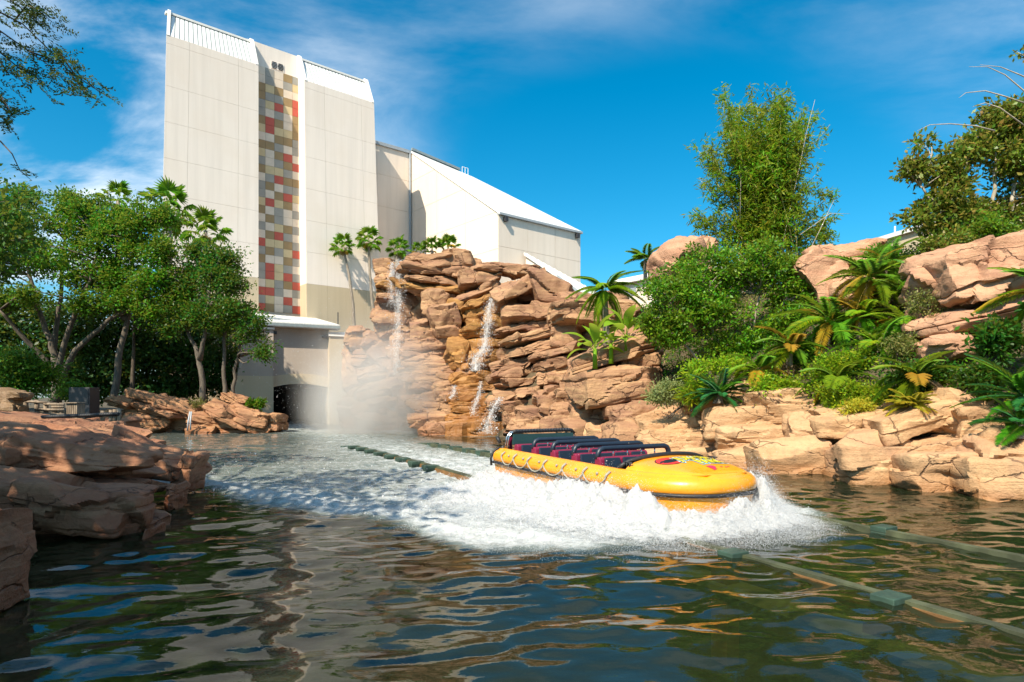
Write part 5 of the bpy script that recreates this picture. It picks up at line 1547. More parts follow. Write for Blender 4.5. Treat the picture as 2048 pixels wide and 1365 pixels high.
def foliage(blobs, n, per, cr, L, W, seed, shell=0.45, up=0.25, droop=0.0, sq=0.7, lump=0):
    rs = np.random.RandomState(seed)
    if lump:
        nb = []
        for c, r in blobs:
            for k in range(lump):
                d = rs.normal(size=3); d /= np.linalg.norm(d); d[2] = d[2] * .9 + .1
                q = rs.uniform(.30, .52)
                nb.append((Vector(np.array(tuple(c)) + d * r * rs.uniform(.45, .95)), r * q))
        blobs = nb
    C, D = clumps(blobs, n, rs, shell)
    kk = rs.poisson(per, n) + 3
    idx = np.repeat(np.arange(n), kk)
    csz = rs.uniform(0.6, 1.35, n)
    P = C[idx] + rs.normal(size=(len(idx), 3)) * np.array([1, 1, sq]) * cr * csz[idx][:, None] * 0.6
    V, Fc = leaves(P, L, W, rs, up, (P - C[idx]) / cr + D[idx] * 0.4, droop)
    return V, Fc, C
def pxblobs(lst, Y):
    """(u, v, ru, rv[, dY]) in photo pixels -> ellipsoids"""
    res = []
    for b in lst:
        u, v, ru, rv = b[:4]; dy = b[4] if len(b) > 4 else 0.0
        y = Y + dy
        res.append((at(u, v, y), np.array([ru / F * y, 0.85 * 0.5 * (ru + rv) / F * y, rv / F * y])))
    return res
def limb(mb, a, b, r0, r1, rs, wob=0.08, k=6, sides=6):
    a = Vector(a); b = Vector(b); l = (b - a).length
    pts = []; rad = []
    o1 = Vector((rs.gauss(0, 1), rs.gauss(0, 1), rs.gauss(0, .6))) * l * wob
    for i in range(k + 1):
        t_ = i / k
        pts.append(a.lerp(b, t_) + o1 * math.sin(math.pi * t_) + Vector((0, 0, l * 0.06 * math.sin(math.pi * t_))))
        rad.append(lerp(r0, r1, t_))
    mb.tube(pts, rad, sides)
    return pts
def put(root, name, V, Fc, mat, smooth=False):
    return link(name, mesh_np(name, np.asarray(V) - np.array(org(root)), Fc, smooth), mat, root)
def tree(name, label, cat, base, stems, blobs, n, per, cr, L, W, seed, leaf, barkm, group=None, twigs=40, r0=0.28, shell=0.45, up=0.25, droop=0.0, extra=None, sq=0.7, twr=0.035, lump=0):
    """stems: list of point lists from the base upwards; twigs join stems to clumps"""
    root = thing(name, label, cat, base, group)
    rr = random.Random(seed)
    V, Fc, C = foliage(blobs, n, per, cr, L, W, seed, shell, up, droop, sq, lump)
    put(root, 'crown', V, Fc, M[leaf])
    nodes = []
    for k, st in enumerate(stems):
        mb = MB(); pts = [Vector(p) for p in st]
        full = []
        for a, b in zip(pts[:-1], pts[1:]):
            for j in range(4): full.append(a.lerp(b, j / 4) + Vector((rr.gauss(0, .04), rr.gauss(0, .04), 0)))
        full.append(pts[-1])
        rad = [lerp(r0 * (1 if k == 0 else .75), r0 * .28, i / (len(full) - 1)) for i in range(len(full))]
        rad[0] *= 1.25
        mb.tube(full, rad, 8)
        mb.build('trunk', M[barkm], root, smooth=True)
        nodes += full[len(full) // 3:]
    if twigs and nodes:
        mb = MB()
        ids = list(range(len(C))); rr.shuffle(ids)
        for i in ids[:twigs]:
            c = Vector(C[i])
            nd = min(nodes, key=lambda q: (q - c).length + 0.35 * abs(min(0, c.z - q.z)) * 3)
            limb(mb, nd, c, twr * 1.6, twr * .35, rr, .10, 5, 5)
        mb.build('branch', M[barkm], root, smooth=True)['kind'] = 'stuff'
    return root
def shrub(name, label, u, v, ru, rv, Y, leaf, n, per, L, W, seed, cat='shrub', group=None, cr=None, stems=4, up=0.25, droop=0.0, barkm='bark_dark', lobes=5, shell=0.35):
    rr = random.Random(seed)
    bl = [(u, v, ru * .8, rv * .8)]
    for k in range(lobes):
        a = rr.uniform(0, 2 * math.pi); q = rr.uniform(.35, .62)
        bl.append((u + math.cos(a) * ru * q, v - math.sin(a) * rv * q, ru * rr.uniform(.3, .5), rv * rr.uniform(.3, .5), rr.uniform(-.4, .4)))
    B = pxblobs(bl, Y)
    base = at(u, v + rv * .9, Y)
    st = [[base + Vector((rr.gauss(0, .12), rr.gauss(0, .12), -.3)), base.lerp(at(u, v, Y), .5) + Vector((rr.gauss(0, ru / F * Y * .3), 0, 0)), at(u + rr.uniform(-.5, .5) * ru, v - rr.uniform(0, .4) * rv, Y)] for k in range(stems)]
    return tree(name, label, cat, base, st, B, n, per, cr or 0.16 * (ru + rv) / F * Y, L, W, seed, leaf, barkm, group, twigs=max(6, n // 14), r0=0.05, up=up, droop=droop, twr=.018, shell=shell, lump=5)

# ---- trees on the left
def P_(u, v, Y): return at(u, v, Y)
tree('spreading_tree', 'broad bright green tree with many forking limbs at the left edge', 'tree', P_(112, 800, 48),
     [[P_(112, 806, 48), P_(114, 740, 48), P_(100, 680, 48), P_(70, 600, 48), P_(50, 500, 48)], [P_(116, 790, 48), P_(118, 730, 47.6), P_(140, 650, 47), P_(180, 560, 46.5), P_(200, 480, 46.5)],
      [P_(114, 780, 48.2), P_(90, 720, 48), P_(40, 670, 47), P_(0, 620, 46)], [P_(118, 770, 48), P_(150, 700, 47), P_(220, 640, 46.5), P_(300, 590, 46)], [P_(112, 780, 48.4), P_(106, 690, 49), P_(120, 600, 49.5), P_(130, 480, 50)]],
     pxblobs([(60, 440, 62, 55), (130, 440, 52, 50, -1), (20, 505, 70, 60), (190, 470, 66, 55, -1.5), (110, 530, 70, 50, -1.5), (20, 590, 50, 36, -1), (45, 392, 26, 30), (126, 398, 20, 30), (200, 410, 30, 26), (190, 550, 62, 40, -1), (-40, 460, 70, 80), (70, 590, 46, 26, -2), (-70, 560, 60, 60), (150, 600, 40, 22, -2)], 48),
     1000, 34, 0.5, 0.26, 0.14, 11, 'leaf_bright', 'bark_grey', 'trees on the left bank', twigs=190, r0=0.34, twr=.05, lump=8, shell=.55)
tree('spreading_tree', 'bright green tree with a straight leaning trunk in front of the tower corner', 'tree', P_(228, 800, 47),
     [[P_(226, 812, 47), P_(238, 720, 47), P_(256, 620, 47), P_(262, 540, 47), P_(270, 450, 47)], [P_(256, 620, 47), P_(290, 580, 46.5), P_(330, 540, 46)], [P_(252, 640, 47), P_(210, 600, 47), P_(190, 560, 46.6)]],
     pxblobs([(262, 430, 62, 46), (300, 450, 46, 44, -.8), (230, 470, 50, 50), (290, 530, 56, 44, -1), (335, 500, 30, 34, -1.2), (320, 570, 48, 28, -1.6), (250, 560, 52, 36), (345, 600, 34, 22, -1.8), (280, 610, 60, 30, -1), (200, 610, 50, 26, -1)], 47),
     640, 34, 0.5, 0.26, 0.14, 12, 'leaf_bright', 'bark_grey', 'trees on the left bank', twigs=120, r0=0.28, twr=.045, lump=8, shell=.55)
tree('shade_tree', 'dark green tree with a curved grey trunk beside the tunnel portal', 'tree', P_(404, 800, 45.5),
     [[P_(408, 806, 45.5), P_(402, 740, 45.5), P_(392, 700, 45.6), P_(372, 660, 46), P_(360, 590, 46)], [P_(400, 720, 45.5), P_(412, 650, 45), P_(420, 580, 45)], [P_(452, 812, 46), P_(446, 740, 46), P_(450, 660, 46), P_(440, 580, 46)], [P_(462, 810, 46.5), P_(470, 740, 46.4), P_(492, 640, 46)]],
     pxblobs([(400, 545, 60, 44), (450, 560, 50, 46, -.5), (350, 570, 50, 40, .5), (476, 625, 46, 34, -1), (430, 640, 54, 34), (380, 620, 50, 36), (520, 640, 26, 16, -1.4), (500, 670, 30, 18, -1.5), (460, 520, 28, 22), (395, 510, 30, 24), (530, 705, 24, 12, -2), (340, 640, 36, 30)], 45.5),
     720, 34, 0.48, 0.24, 0.13, 13, 'leaf_dark', 'bark_grey', 'trees on the left bank', twigs=140, r0=0.24, twr=.045, lump=8, shell=.55)
# undergrowth behind the trunks (reads as one dark mass)
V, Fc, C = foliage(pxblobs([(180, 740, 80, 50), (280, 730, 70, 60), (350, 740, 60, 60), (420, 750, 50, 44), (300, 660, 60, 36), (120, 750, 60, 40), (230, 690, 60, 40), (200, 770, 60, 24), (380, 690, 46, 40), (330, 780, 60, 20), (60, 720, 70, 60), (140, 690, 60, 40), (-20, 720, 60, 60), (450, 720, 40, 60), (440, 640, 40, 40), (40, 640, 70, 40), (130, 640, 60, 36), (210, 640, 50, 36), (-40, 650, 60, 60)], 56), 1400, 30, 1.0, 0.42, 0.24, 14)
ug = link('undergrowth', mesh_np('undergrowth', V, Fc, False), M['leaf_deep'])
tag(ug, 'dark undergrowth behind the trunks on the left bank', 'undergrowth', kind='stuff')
tree('slim_tree', 'slim dark trunk with thin dark foliage between the left trees', 'tree', P_(266, 800, 52),
     [[P_(264, 808, 52), P_(266, 720, 52), P_(270, 600, 52)]], pxblobs([(270, 600, 50, 40), (310, 640, 44, 34)], 52), 70, 26, .8, .36, .2, 15, 'leaf_dark', 'bark_dark', 'trees on the left bank', twigs=16, r0=.22)
shrub('hedge_bush', 'soft mid-green bush behind the stone wall at the left edge', 48, 752, 72, 56, 40, 'leaf_hedge', 220, 34, .26, .13, 16, group='shrubs on the left bank')
shrub('hedge_bush', 'small green bush between the left trunks', 150, 782, 40, 24, 44, 'leaf_hedge', 70, 26, .22, .12, 17, group='shrubs on the left bank')
shrub('fern_bush', 'leafy green plant on the rocks at the tunnel corner', 508, 812, 22, 12, 45.0, 'leaf_bright', 26, 14, .34, .16, 18, stems=2)
shrub('grass_tuft', 'pale dry tuft at the foot of the curved trunk', 396, 808, 14, 12, 44.6, 'leaf_olive', 18, 16, .3, .04, 19, stems=1, cat='grass tuft')

# ---- overhanging tree whose twigs hang into the top left corner
ov = thing('overhanging_tree', 'feathery twigs of an overhanging tree at the upper left corner', 'tree', (-13.0, 2.0, 1.3))
mb = MB(); rr = random.Random(21)
mb.tube([(-13, 2, .8), (-12.8, 2.2, 4), (-12.2, 3, 7), (-11.5, 4, 10), (-11, 4.6, 13)], [.55, .42, .36, .28, .15], 10); mb.build('trunk', M['bark_dark'], ov, smooth=True)
blobs = [(Vector((-13, 4.2, 10.5)), np.array([6.4, 5.6, 4.6])), (Vector((-11.5, -1.5, 10.5)), np.array([5.0, 4.0, 4.0])), (Vector((-9.8, 3.0, 8.0)), np.array([2.6, 3.0, 2.0])), (Vector((-14.0, 0, 6.5)), np.array([4, 4, 2.6])), (Vector((-11.6, 8.1, 13.0)), np.array([2.6, 2.4, 1.6])), (Vector((-18.6, 14.6, 13.0)), np.array([4.0, 3.6, 2.2]))]  # crown out of view, its masses placed to shade the ledge and wake
V1, F1, C = foliage(blobs, 470, 22, 0.9, .44, .26, 22, .2)
mb = MB()
for i in range(40): limb(mb, (-12, 3.2, 7.5 + rr.random() * 3), C[i], .10, .03, rr)
# twigs that reach into view
Yt = 8.2
tw = [[(-90, -20), (0, 25), (45, 48), (90, 92), (128, 130), (160, 172), (172, 186)], [(-80, 10), (0, 62), (60, 104), (110, 140), (150, 190)], [(-60, 60), (0, 105), (40, 138), (70, 150), (96, 186)], [(-40, -40), (20, 0), (60, 30), (100, 56)],
      [(-70, 150), (-10, 180), (12, 214), (22, 232)], [(-60, 250), (0, 282), (24, 308), (40, 342), (64, 362)], [(60, 104), (100, 118), (122, 108)], [(120, 108), (150, 150), (178, 170), (222, 198)], [(0, 62), (-10, 110), (18, 150), (28, 142)], [(-30, 200), (0, 190), (24, 228), (10, 246)], [(30, 40), (54, 10), (80, 24), (104, 44)]]
PC, PD_ = [], []
for st in tw:
    pts = [at(u, v, Yt + rr.uniform(-.25, .25)) for u, v in st]
    mb.tube(pts, [max(.003, .013 * (1 - i / len(pts))) for i in range(len(pts))], 5)
    if st[0][1] == 250: pts = pts[-2:]; dens = 5
    else: dens = 9
    for a, b in zip(pts[:-1], pts[1:]):
        for j in range(dens):
            PC.append(a.lerp(b, rr.random()) + Vector((rr.gauss(0, .07), rr.gauss(0, .08), rr.gauss(0, .06))))
            d = (b - a).normalized() * .8 + Vector((rr.gauss(0, .6), rr.gauss(0, .6), rr.gauss(0, .5)))
            PD_.append(d.normalized())
mb.build('branch', M['bark_dark'], ov, smooth=True)['kind'] = 'stuff'
# compound leaves: rows of small leaflets
rs = np.random.RandomState(23)
LC, LD = [], []
for c, d in zip(PC, PD_):
    side = d.cross(Vector((0, 0.3, 1))).normalized()
    ln = rr.uniform(.16, .30)
    for k in range(9):
        for s in (-1, 1):
            LC.append(tuple(c + d * ln * k / 9)); LD.append(tuple((side * s + d * .45)))
V2, F2 = leaves(np.array(LC), .05, .02, rs, dirs=np.array(LD) * 1.6)
put(ov, 'crown', np.vstack([V1, V2]), np.vstack([F1, F2 + len(V1)]), M['leaf_deep'])
# a second crown, mostly unseen, added past the left edge to shade the low bank
sh_c = [(Vector((-33.6, 33.0, 12.0)), np.array([4.6, 4.6, 4.0])), (Vector((-31.5, 36.5, 12.5)), np.array([3.6, 3.6, 3.2])), (Vector((-35.0, 38.0, 12.0)), np.array([4.6, 4.6, 4.2]))]
tree('bank_shade_tree', 'dark tree crown added at the far left edge to shade the low bank', 'tree', (-35, 34, 1.3), [[(-35, 34, .8), (-34.6, 34, 6), (-34, 34.2, 11)], [(-34.6, 34, 6), (-32, 36, 11)]],
     sh_c, 330, 30, .9, .36, .2, 26, 'leaf_dark', 'bark_dark', 'trees on the left bank', twigs=40, r0=.3)
ov_r = thing('overhanging_twigs', 'bare pale arching twigs and a leafy tip at the upper right edge', 'branch', at(2100, 200, 22))
mb = MB()
for st in ([(2120, 230), (2048, 182), (2010, 150), (1975, 134), (1938, 134)], [(2100, 178), (2040, 150), (2000, 134), (1960, 130)], [(2060, 210), (2006, 192), (1970, 182), (1932, 186), (1918, 196)], [(2060, 260), (2000, 216), (1970, 206), (1945, 214)], [(1990, 262), (1950, 252), (1900, 248), (1860, 250), (1835, 262)], [(2090, 130), (2048, 112), (2034, 104)]):
    pts = [at(u, v, 22.0) for u, v in st]
    mb.tube(pts, [.03 * (1 - .8 * i / (len(pts) - 1)) for i in range(len(pts))], 5)
mb.build('twig', M['bark_twig'], ov_r, smooth=True)
V, Fc, C = foliage(pxblobs([(2046, 104, 14, 9)], 22), 8, 10, .16, .16, .08, 25); put(ov_r, 'leaf_tip', V, Fc, M['leaf_magnolia'])

# ---- fronds
_fr = {}
def pinnate(mat, L, nl, ll, lw, arch, seed, vee=0.35, taper=0.75):
    key = (mat, L, nl, ll, lw, arch, seed, vee)
    if key in _fr: return _fr[key]
    rr = random.Random(seed); V = []; Fc = []
    def pt(t_): return Vector((L * (t_ - .18 * arch * t_ ** 2), L * .05 * math.sin(3 * t_ + seed), L * (-.55 * arch * t_ ** 2.1)))
    for k in range(nl):
        t_ = .12 + .88 * k / (nl - 1)
        p = pt(t_); d = (pt(min(1, t_ + .03)) - pt(t_ - .03)).normalized()
        ln = ll * (math.sin(math.pi * min(1, .12 + t_ * taper + .08)) ** .6 * .9 + .1) * rr.uniform(.85, 1.12)
        side = Vector((0, 1, 0)); up = side.cross(d) * -1
        for s in (-1, 1):
            dr = (d * (.45 + .4 * t_) + side * s + Vector((0, 0, 1)) * vee + Vector((0, 0, rr.gauss(0, .08)))).normalized()
            w = dr.cross(Vector((0, 0, 1)) if abs(dr.z) < .9 else side).normalized() * lw * .5
            i = len(V)
            m_ = p + dr * ln * .5 + Vector((0, 0, .03 * ln))
            e = p + dr * ln + Vector((0, 0, -.28 * ln))
            V += [tuple(p), tuple(m_ + w), tuple(e), tuple(m_ - w)]
            Fc += [(i, i + 1, i + 2), (i, i + 2, i + 3)]
    n = 8
    for k in range(n):
        a, b = pt(k / n), pt((k + 1) / n); i = len(V); r = .014 * L * (1 - .8 * k / n) * .6
        V += [tuple(a + Vector((0, r, 0))), tuple(a - Vector((0, r, 0))), tuple(b - Vector((0, r * .85, 0))), tuple(b + Vector((0, r * .85, 0)))]
        Fc += [(i, i + 1, i + 2), (i, i + 2, i + 3)]
    me = mesh_np('frond', np.array(V), np.array(Fc), False); me.materials.append(M[mat])
    _fr[key] = me
    return me
def fanleaf(mat, Rr, pet, nb, seed, droop=0.5):
    key = ('fan', mat, Rr, pet, nb, seed, droop)
    if key in _fr: return _fr[key]
    rr = random.Random(seed); V = []; Fc = []
    w = .03
    V += [(0, w, 0), (0, -w, 0), (pet, -w * .7, -.05 * pet), (pet, w * .7, -.05 * pet)]; Fc += [(0, 1, 2), (0, 2, 3)]
    c = Vector((pet, 0, -.05 * pet))
    for k in range(nb):
        a = lerp(-2.0, 2.0, (k + .5) / nb)
        ln = Rr * (1 - .16 * abs(a) / 2) * rr.uniform(.88, 1.08)
        d = Vector((math.cos(a), math.sin(a), .10 - .12 * abs(a)))
        s = Vector((-math.sin(a), math.cos(a), 0)) * Rr * .075
        z = Vector((0, 0, .05 * Rr * (1 if k % 2 else -1)))
        m_ = c + d * ln * .6 + z * .5
        e = c + d * ln + Vector((0, 0, -droop * ln * rr.uniform(.6, 1.3) * .5))
        i = len(V)
        V += [tuple(c), tuple(m_ + s), tuple(e), tuple(m_ - s)]
        Fc += [(i, i + 1, i + 2), (i, i + 2, i + 3)]
    me = mesh_np('frond', np.array(V), np.array(Fc), False); me.materials.append(M[mat])
    _fr[key] = me
    return me
def crown_of(root, c, meshes, n, el, rr, sc=(0.85, 1.15), name='frond', yaw0=0.0, roll=0.25):
    """fronds set round a point; el: elevation from first (top) to last (bottom)"""
    for k in range(n):
        t_ = (k + .5) / n
        yaw = yaw0 + k * 2.39996 + rr.uniform(-.25, .25)
        e = lerp(el[0], el[1], t_) + rr.uniform(-8, 8)
        me = meshes[k % len(meshes)] if not callable(meshes) else meshes(t_)
        o = link(name, me, None, root)
        mt = Matrix.Rotation(yaw, 4, 'Z') @ Matrix.Rotation(-R(e), 4, 'Y') @ Matrix.Rotation(rr.uniform(-roll, roll), 4, 'X') @ Matrix.Scale(rr.uniform(*sc), 4)
        mt.translation = Vector(c) - org(root)
        o.matrix_local = mt
def fan_palm(label, pts, Rr, n, seed, dead=3, r0=.16, group='fan palms', skirt=True, el=(80, -55)):
    root = thing('fan_palm', label, 'palm', pts[0], group); rr = random.Random(seed)
    if len(pts) > 1:
        mb = MB(); full = []
        for a, b in zip(pts[:-1], pts[1:]): full += [Vector(a).lerp(Vector(b), j / 5) for j in range(5)]
        full.append(Vector(pts[-1]))
        mb.tube(full, [lerp(r0 * 1.25, r0 * .8, i / (len(full) - 1)) for i in range(len(full))], 8); mb.build('trunk', M['bark_palm'], root, smooth=True)
    ms = [fanleaf('frond_fan', Rr * .58, Rr * .72, 17, s, .8) for s in (1, 2, 3)]; my = fanleaf('frond_gold', Rr * .5, Rr * .6, 15, 4, .9); mdark = fanleaf('frond_green', Rr * .58, Rr * .72, 17, 6, .9)
    crown_of(root, pts[-1], lambda t_: my if (t_ > .8 and rr.random() < .22) else (mdark if rr.random() < .28 else rr.choice(ms)), int(n * .78), el, rr)
    if dead:
        md = fanleaf('frond_dead', Rr * .5, Rr * .38, 14, 5, 1.2)
        crown_of(root, Vector(pts[-1]) - Vector((0, 0, .15)), [md], dead, (-62, -84), rr, (.7, 1.0), 'dead_frond')
    return root
wy_ = lambda u, off: (TW.o.y + TW.t.y * TW.uv(u, 500, -off)[0] + TW.n.y * -off)
y1 = wy_(690, 1.6); y2 = wy_(740, 1.6)
fan_palm('tall slender fan palm with a bent trunk against the tower wall', [at(709, 668, y1), at(706, 610, y1), at(698, 550, y1), at(686, 494, y1)], 1.25, 26, 31, 6, .17)
fan_palm('taller straight fan palm by the right edge of the tower', [at(752, 668, y2), at(745, 610, y2), at(740, 550, y2), at(737, 480, y2)], 1.4, 28, 32, 5, .17)
yc_ = 53.0
fan_palm('squat fan palm above the head of the waterfall', [at(797, 540, yc_), at(797, 498, yc_)], 0.9, 26, 33, 8, .26)
fan_palm('low fan palm sprouting at the cliff top nearest the waterfall', [at(838, 512, 51), at(838, 502, 51)], 0.65, 14, 34, 0, .1, el=(80, 0))
fan_palm('low fan palm in the middle of the cliff top', [at(864, 508, 51), at(864, 498, 51)], 0.8, 16, 35, 0, .1, el=(80, 0))
fan_palm('low fan palm with the tallest leaf at the cliff top', [at(896, 506, 51), at(896, 496, 51)], 0.9, 16, 36, 0, .1, el=(85, 0))
fan_palm('fan palm rising behind the left trees beside the tower corner', [at(338, 620, 55), at(340, 520, 55), at(340, 418, 55)], 1.9, 26, 37, 4, .2)
fan_palm('fan palm in front of the tower between the left trees', [at(409, 600, 54), at(410, 530, 54), at(411, 462, 54)], 1.6, 24, 38, 5, .2)
fan_palm('fan palm half hidden by leaves left of the tower', [at(236, 600, 58), at(236, 400, 58)], 1.5, 20, 39, 2, .2)
# slender feather palms
def feather_palm(label, pts, L, n, seed, mats, el, arch, r0=.13, name='feather_palm', ll=.55, lw=.05, nl=34, group='feather palms', vee=.1, sc=(.85, 1.15)):
    root = thing(name, label, 'palm', pts[0], group); rr = random.Random(seed)
    if len(pts) > 1:
        mb = MB(); full = []
        for a, b in zip(pts[:-1], pts[1:]): full += [Vector(a).lerp(Vector(b), j / 5) for j in range(5)]
        full.append(Vector(pts[-1]))
        mb.tube(full, [lerp(r0 * 1.35, r0 * .85, i / (len(full) - 1)) for i in range(len(full))], 8); mb.build('trunk', M['bark_palm'], root, smooth=True)
    ms = {m_: [pinnate(m_, L, nl, ll, lw, arch, s, vee) for s in (1, 2)] for m_, w_ in mats}
    names = [m_ for m_, w_ in mats]; wts = [w_ for m_, w_ in mats]
    crown_of(root, pts[-1], lambda t_: rr.choice(ms[rr.choices(names, wts)[0]]), n, el, rr, sc)
    return root
feather_palm('green queen palm with drooping fronds beside the banana plants', [at(1214, 694, 33), at(1212, 640, 33), at(1209, 582, 33)], 1.85, 22, 41, [('frond_fan', 2), ('leaf_lime', 3), ('frond_olive', 1)], (84, -25), 1.5, .15, ll=.42, lw=.022, nl=70, vee=-.55)
feather_palm('small feather palm on the skyline behind the green shrub', [at(1291, 570, 40), at(1290, 520, 40)], 1.5, 12, 42, [('frond_fan', 3), ('frond_olive', 1)], (82, 5), .9, .11, ll=.42, lw=.03, nl=50, vee=-.2)
mx_ = [('frond_fan', 6), ('leaf_lime', 3), ('frond_olive', 3), ('frond_gold', 1.5), ('frond_dead', .6)]
for u, v, Y, L, n, sd, lb_ in ((1640, 650, 26.0, 1.9, 20, 43, 'large arching date palm in the middle of the slope'), (1716, 566, 25.5, 1.7, 18, 44, 'date palm with grey dead fronds near the top of the slope'), (1752, 540, 26.5, 1.4, 14, 45, 'date palm with drooping fronds beside the rock hump'),
                             (1735, 700, 23.8, 1.45, 16, 46, 'date palm with hanging golden fronds low on the slope'), (1790, 655, 24.0, 1.3, 14, 47, 'small date palm in the middle of the right slope'), (1650, 762, 23.0, 1.15, 12, 48, 'yellowing date palm low on the slope above the rock wall'),
                             (1500, 742, 25.0, 1.1, 10, 49, 'small dry date palm below the big shrub'), (1800, 760, 20.5, 1.2, 12, 50, 'golden date palm just above the rock wall'), (2060, 600, 18.5, 1.5, 14, 51, 'date palm at the right edge under the overhang'), (1700, 640, 25.2, 1.4, 14, 52, 'green date palm between the larger ones on the slope'), (1565, 700, 25.5, 1.2, 12, 53, 'olive date palm at the foot of the big shrub')):
    c = at(u, v, Y)
    feather_palm(lb_, [c - Vector((0, .6, .9)), c - Vector((0, .7, 0))], L * 1.15, int(n * 1.25), sd, mx_, (80, -35), 1.05, .11, 'date_palm', .38, .019, 44, 'date palms on the slope', .2)
for u, v, Y, L, n, sd, lb_ in ((1436, 790, 24.6, 1.35, 26, 61, 'dark green cycad above the rock wall'), (2056, 800, 16.9, 1.7, 28, 62, 'big dark cycad at the right edge'), (2040, 850, 16.2, 1.0, 14, 63, 'low cycad below the big one at the right edge')):
    c = at(u, v, Y)
    feather_palm(lb_, [c - Vector((0, 0, .35)), c], L, n, sd, [('frond_dark', 4), ('frond_green', 1)], (72, -12), .55, .16, 'cycad', .27, .020, 46, 'cycads on the right bank', .35)
for u, v, Y, L, n, sd, mt_, lb_ in ((1822, 812, 18.8, .75, 20, 65, 'leaf_yellow', 'bright yellow fern tuft on the rock wall'), (1842, 560, 23.5, 1.5, 16, 66, 'frond_green', 'bright green fern beside the large overhanging rock'), (1800, 586, 24.0, 1.1, 14, 67, 'frond_olive', 'olive fern below the skyline tree')):
    c = at(u, v, Y)
    feather_palm(lb_, [c - Vector((0, 0, .2)), c], L, n, sd, [(mt_, 1)], (70, 0), .8, .05, 'fern', .22, .03, 30, 'ferns on the right slope', .1)
# banana plants
def banana(label, u, v, Y, n, L, seed):
    root = thing('banana_plant', label, 'plant', at(u, v, Y), 'banana plants by the cliff'); rr = random.Random(seed)
    ms = []
    for s in range(3):
        V = []; Fc = []; m = 9; r2 = random.Random(seed * 7 + s)
        for i in range(m + 1):
            t_ = i / m
            x = L * (.25 + .75 * t_) * (1 - .12 * t_); z = -L * .32 * t_ ** 2.4
            w = L * .13 * math.sin(math.pi * min(1, .06 + t_ * .95)) ** .55 if 0 < i < m else .01
            tw_ = .10 * math.sin(5 * t_ + s)
            V += [(x, w, z + w * .25 + tw_ * w), (x, 0, z), (x, -w, z + w * .25 - tw_ * w)]
        for i in range(m):
            a = i * 3
            Fc += [(a, a + 1, a + 4, a + 3), (a + 1, a + 2, a + 5, a + 4)]
        i = len(V); V += [(0, .03, 0), (0, -.03, 0), (L * .3, -.02, 0), (L * .3, .02, 0)]; Fc += [(i, i + 1, i + 2, i + 3)]
        me = mesh_np('leaf_blade', np.array(V), np.array(Fc)); me.materials.append(M['banana']); ms.append(me)
    crown_of(root, at(u, v, Y) + Vector((0, 0, .5)), ms, n, (82, 8), rr, (.7, 1.1), 'leaf_blade', 0, .35)
    mb = MB(); mb.tube([at(u, v, Y) - Vector((0, 0, .4)), at(u, v, Y) + Vector((0, 0, .6))], [.13, .09], 8); mb.build('stem', M['banana'], root, smooth=True)
banana('yellow-green banana plant left of the palm trunk', 1190, 722, 31.2, 10, 2.1, 71)
banana('banana plant with upright leaves right of the palm trunk', 1252, 694, 31.6, 10, 2.4, 72)
banana('small banana plant tucked against the palm foot', 1222, 712, 31.4, 7, 1.6, 73)

# ---- bamboo clump
bam = thing('bamboo_clump', 'tall feathery bamboo clump against the sky above the big shrub', 'bamboo', at(1530, 560, 36), None)
rr = random.Random(81); rs = np.random.RandomState(81)
PC = []; DD = []
for k in range(54):
    top = at(1535 + rr.gauss(0, 62), 260 + rr.gauss(0, 55) + (20 if rr.random() < .5 else 0), 36 + rr.uniform(-2.2, 2.2))
    if k < 6: top = at((1562, 1478, 1500, 1625, 1410, 1640)[k], (196, 210, 225, 225, 300, 340)[k], 36)
    if 6 <= k < 14: top = at((1395, 1660, 1668, 1400, 1672, 1430, 1385, 1655)[k - 6], (300, 250, 380, 360, 440, 440, 420, 480)[k - 6], 36)
    b = at(1530 + rr.gauss(0, 26), 565, 36 + rr.uniform(-1, 1))
    mid = b.lerp(top, .55) + Vector((-(top.x - b.x) * .16, 0, .3))
    pts = []
    for j in range(9):
        t_ = j / 8
        pts.append((b * (1 - t_) ** 2 + mid * 2 * t_ * (1 - t_) + top * t_ ** 2))
    mb = MB(); mb.tube(pts, [lerp(.05, .008, j / 8) for j in range(9)], 5); mb.build('culm', M['culm'], bam, smooth=True)
    for j in range(42):
        t_ = rr.uniform(.12, 1.0) ** .8
        i = min(7, int(t_ * 8)); c = pts[i].lerp(pts[i + 1], t_ * 8 - i)
        sp_ = .60 * (1.08 - .8 * t_)
        c = c + Vector((rr.gauss(0, sp_), rr.gauss(0, sp_), rr.gauss(0, .25)))
        for q in range(22):
            PC.append(tuple(c + Vector((rr.gauss(0, .17), rr.gauss(0, .17), rr.gauss(0, .14)))))
            DD.append((rr.gauss(0, .8), rr.gauss(0, .8), -.35 + rr.gauss(0, .5)))
V, Fc = leaves(np.array(PC), .36, .075, rs, dirs=np.array(DD))
put(bam, 'foliage', V, Fc, M['leaf_bamboo'])
mb = MB()
for st in ([(1558, 520), (1580, 420), (1600, 330), (1614, 260), (1630, 200)], [(1600, 540), (1640, 460), (1668, 400)], [(1600, 470), (1660, 428), (1700, 428)], [(1480, 440), (1482, 350), (1480, 300)]):
    pts = [at(u, v, 34.8) for u, v in st]; mb.tube(pts, [.026 * (1 - .7 * i / (len(pts) - 1)) for i in range(len(pts))], 6)
mb.build('bare_cane', M['bark_twig'], bam, smooth=True)

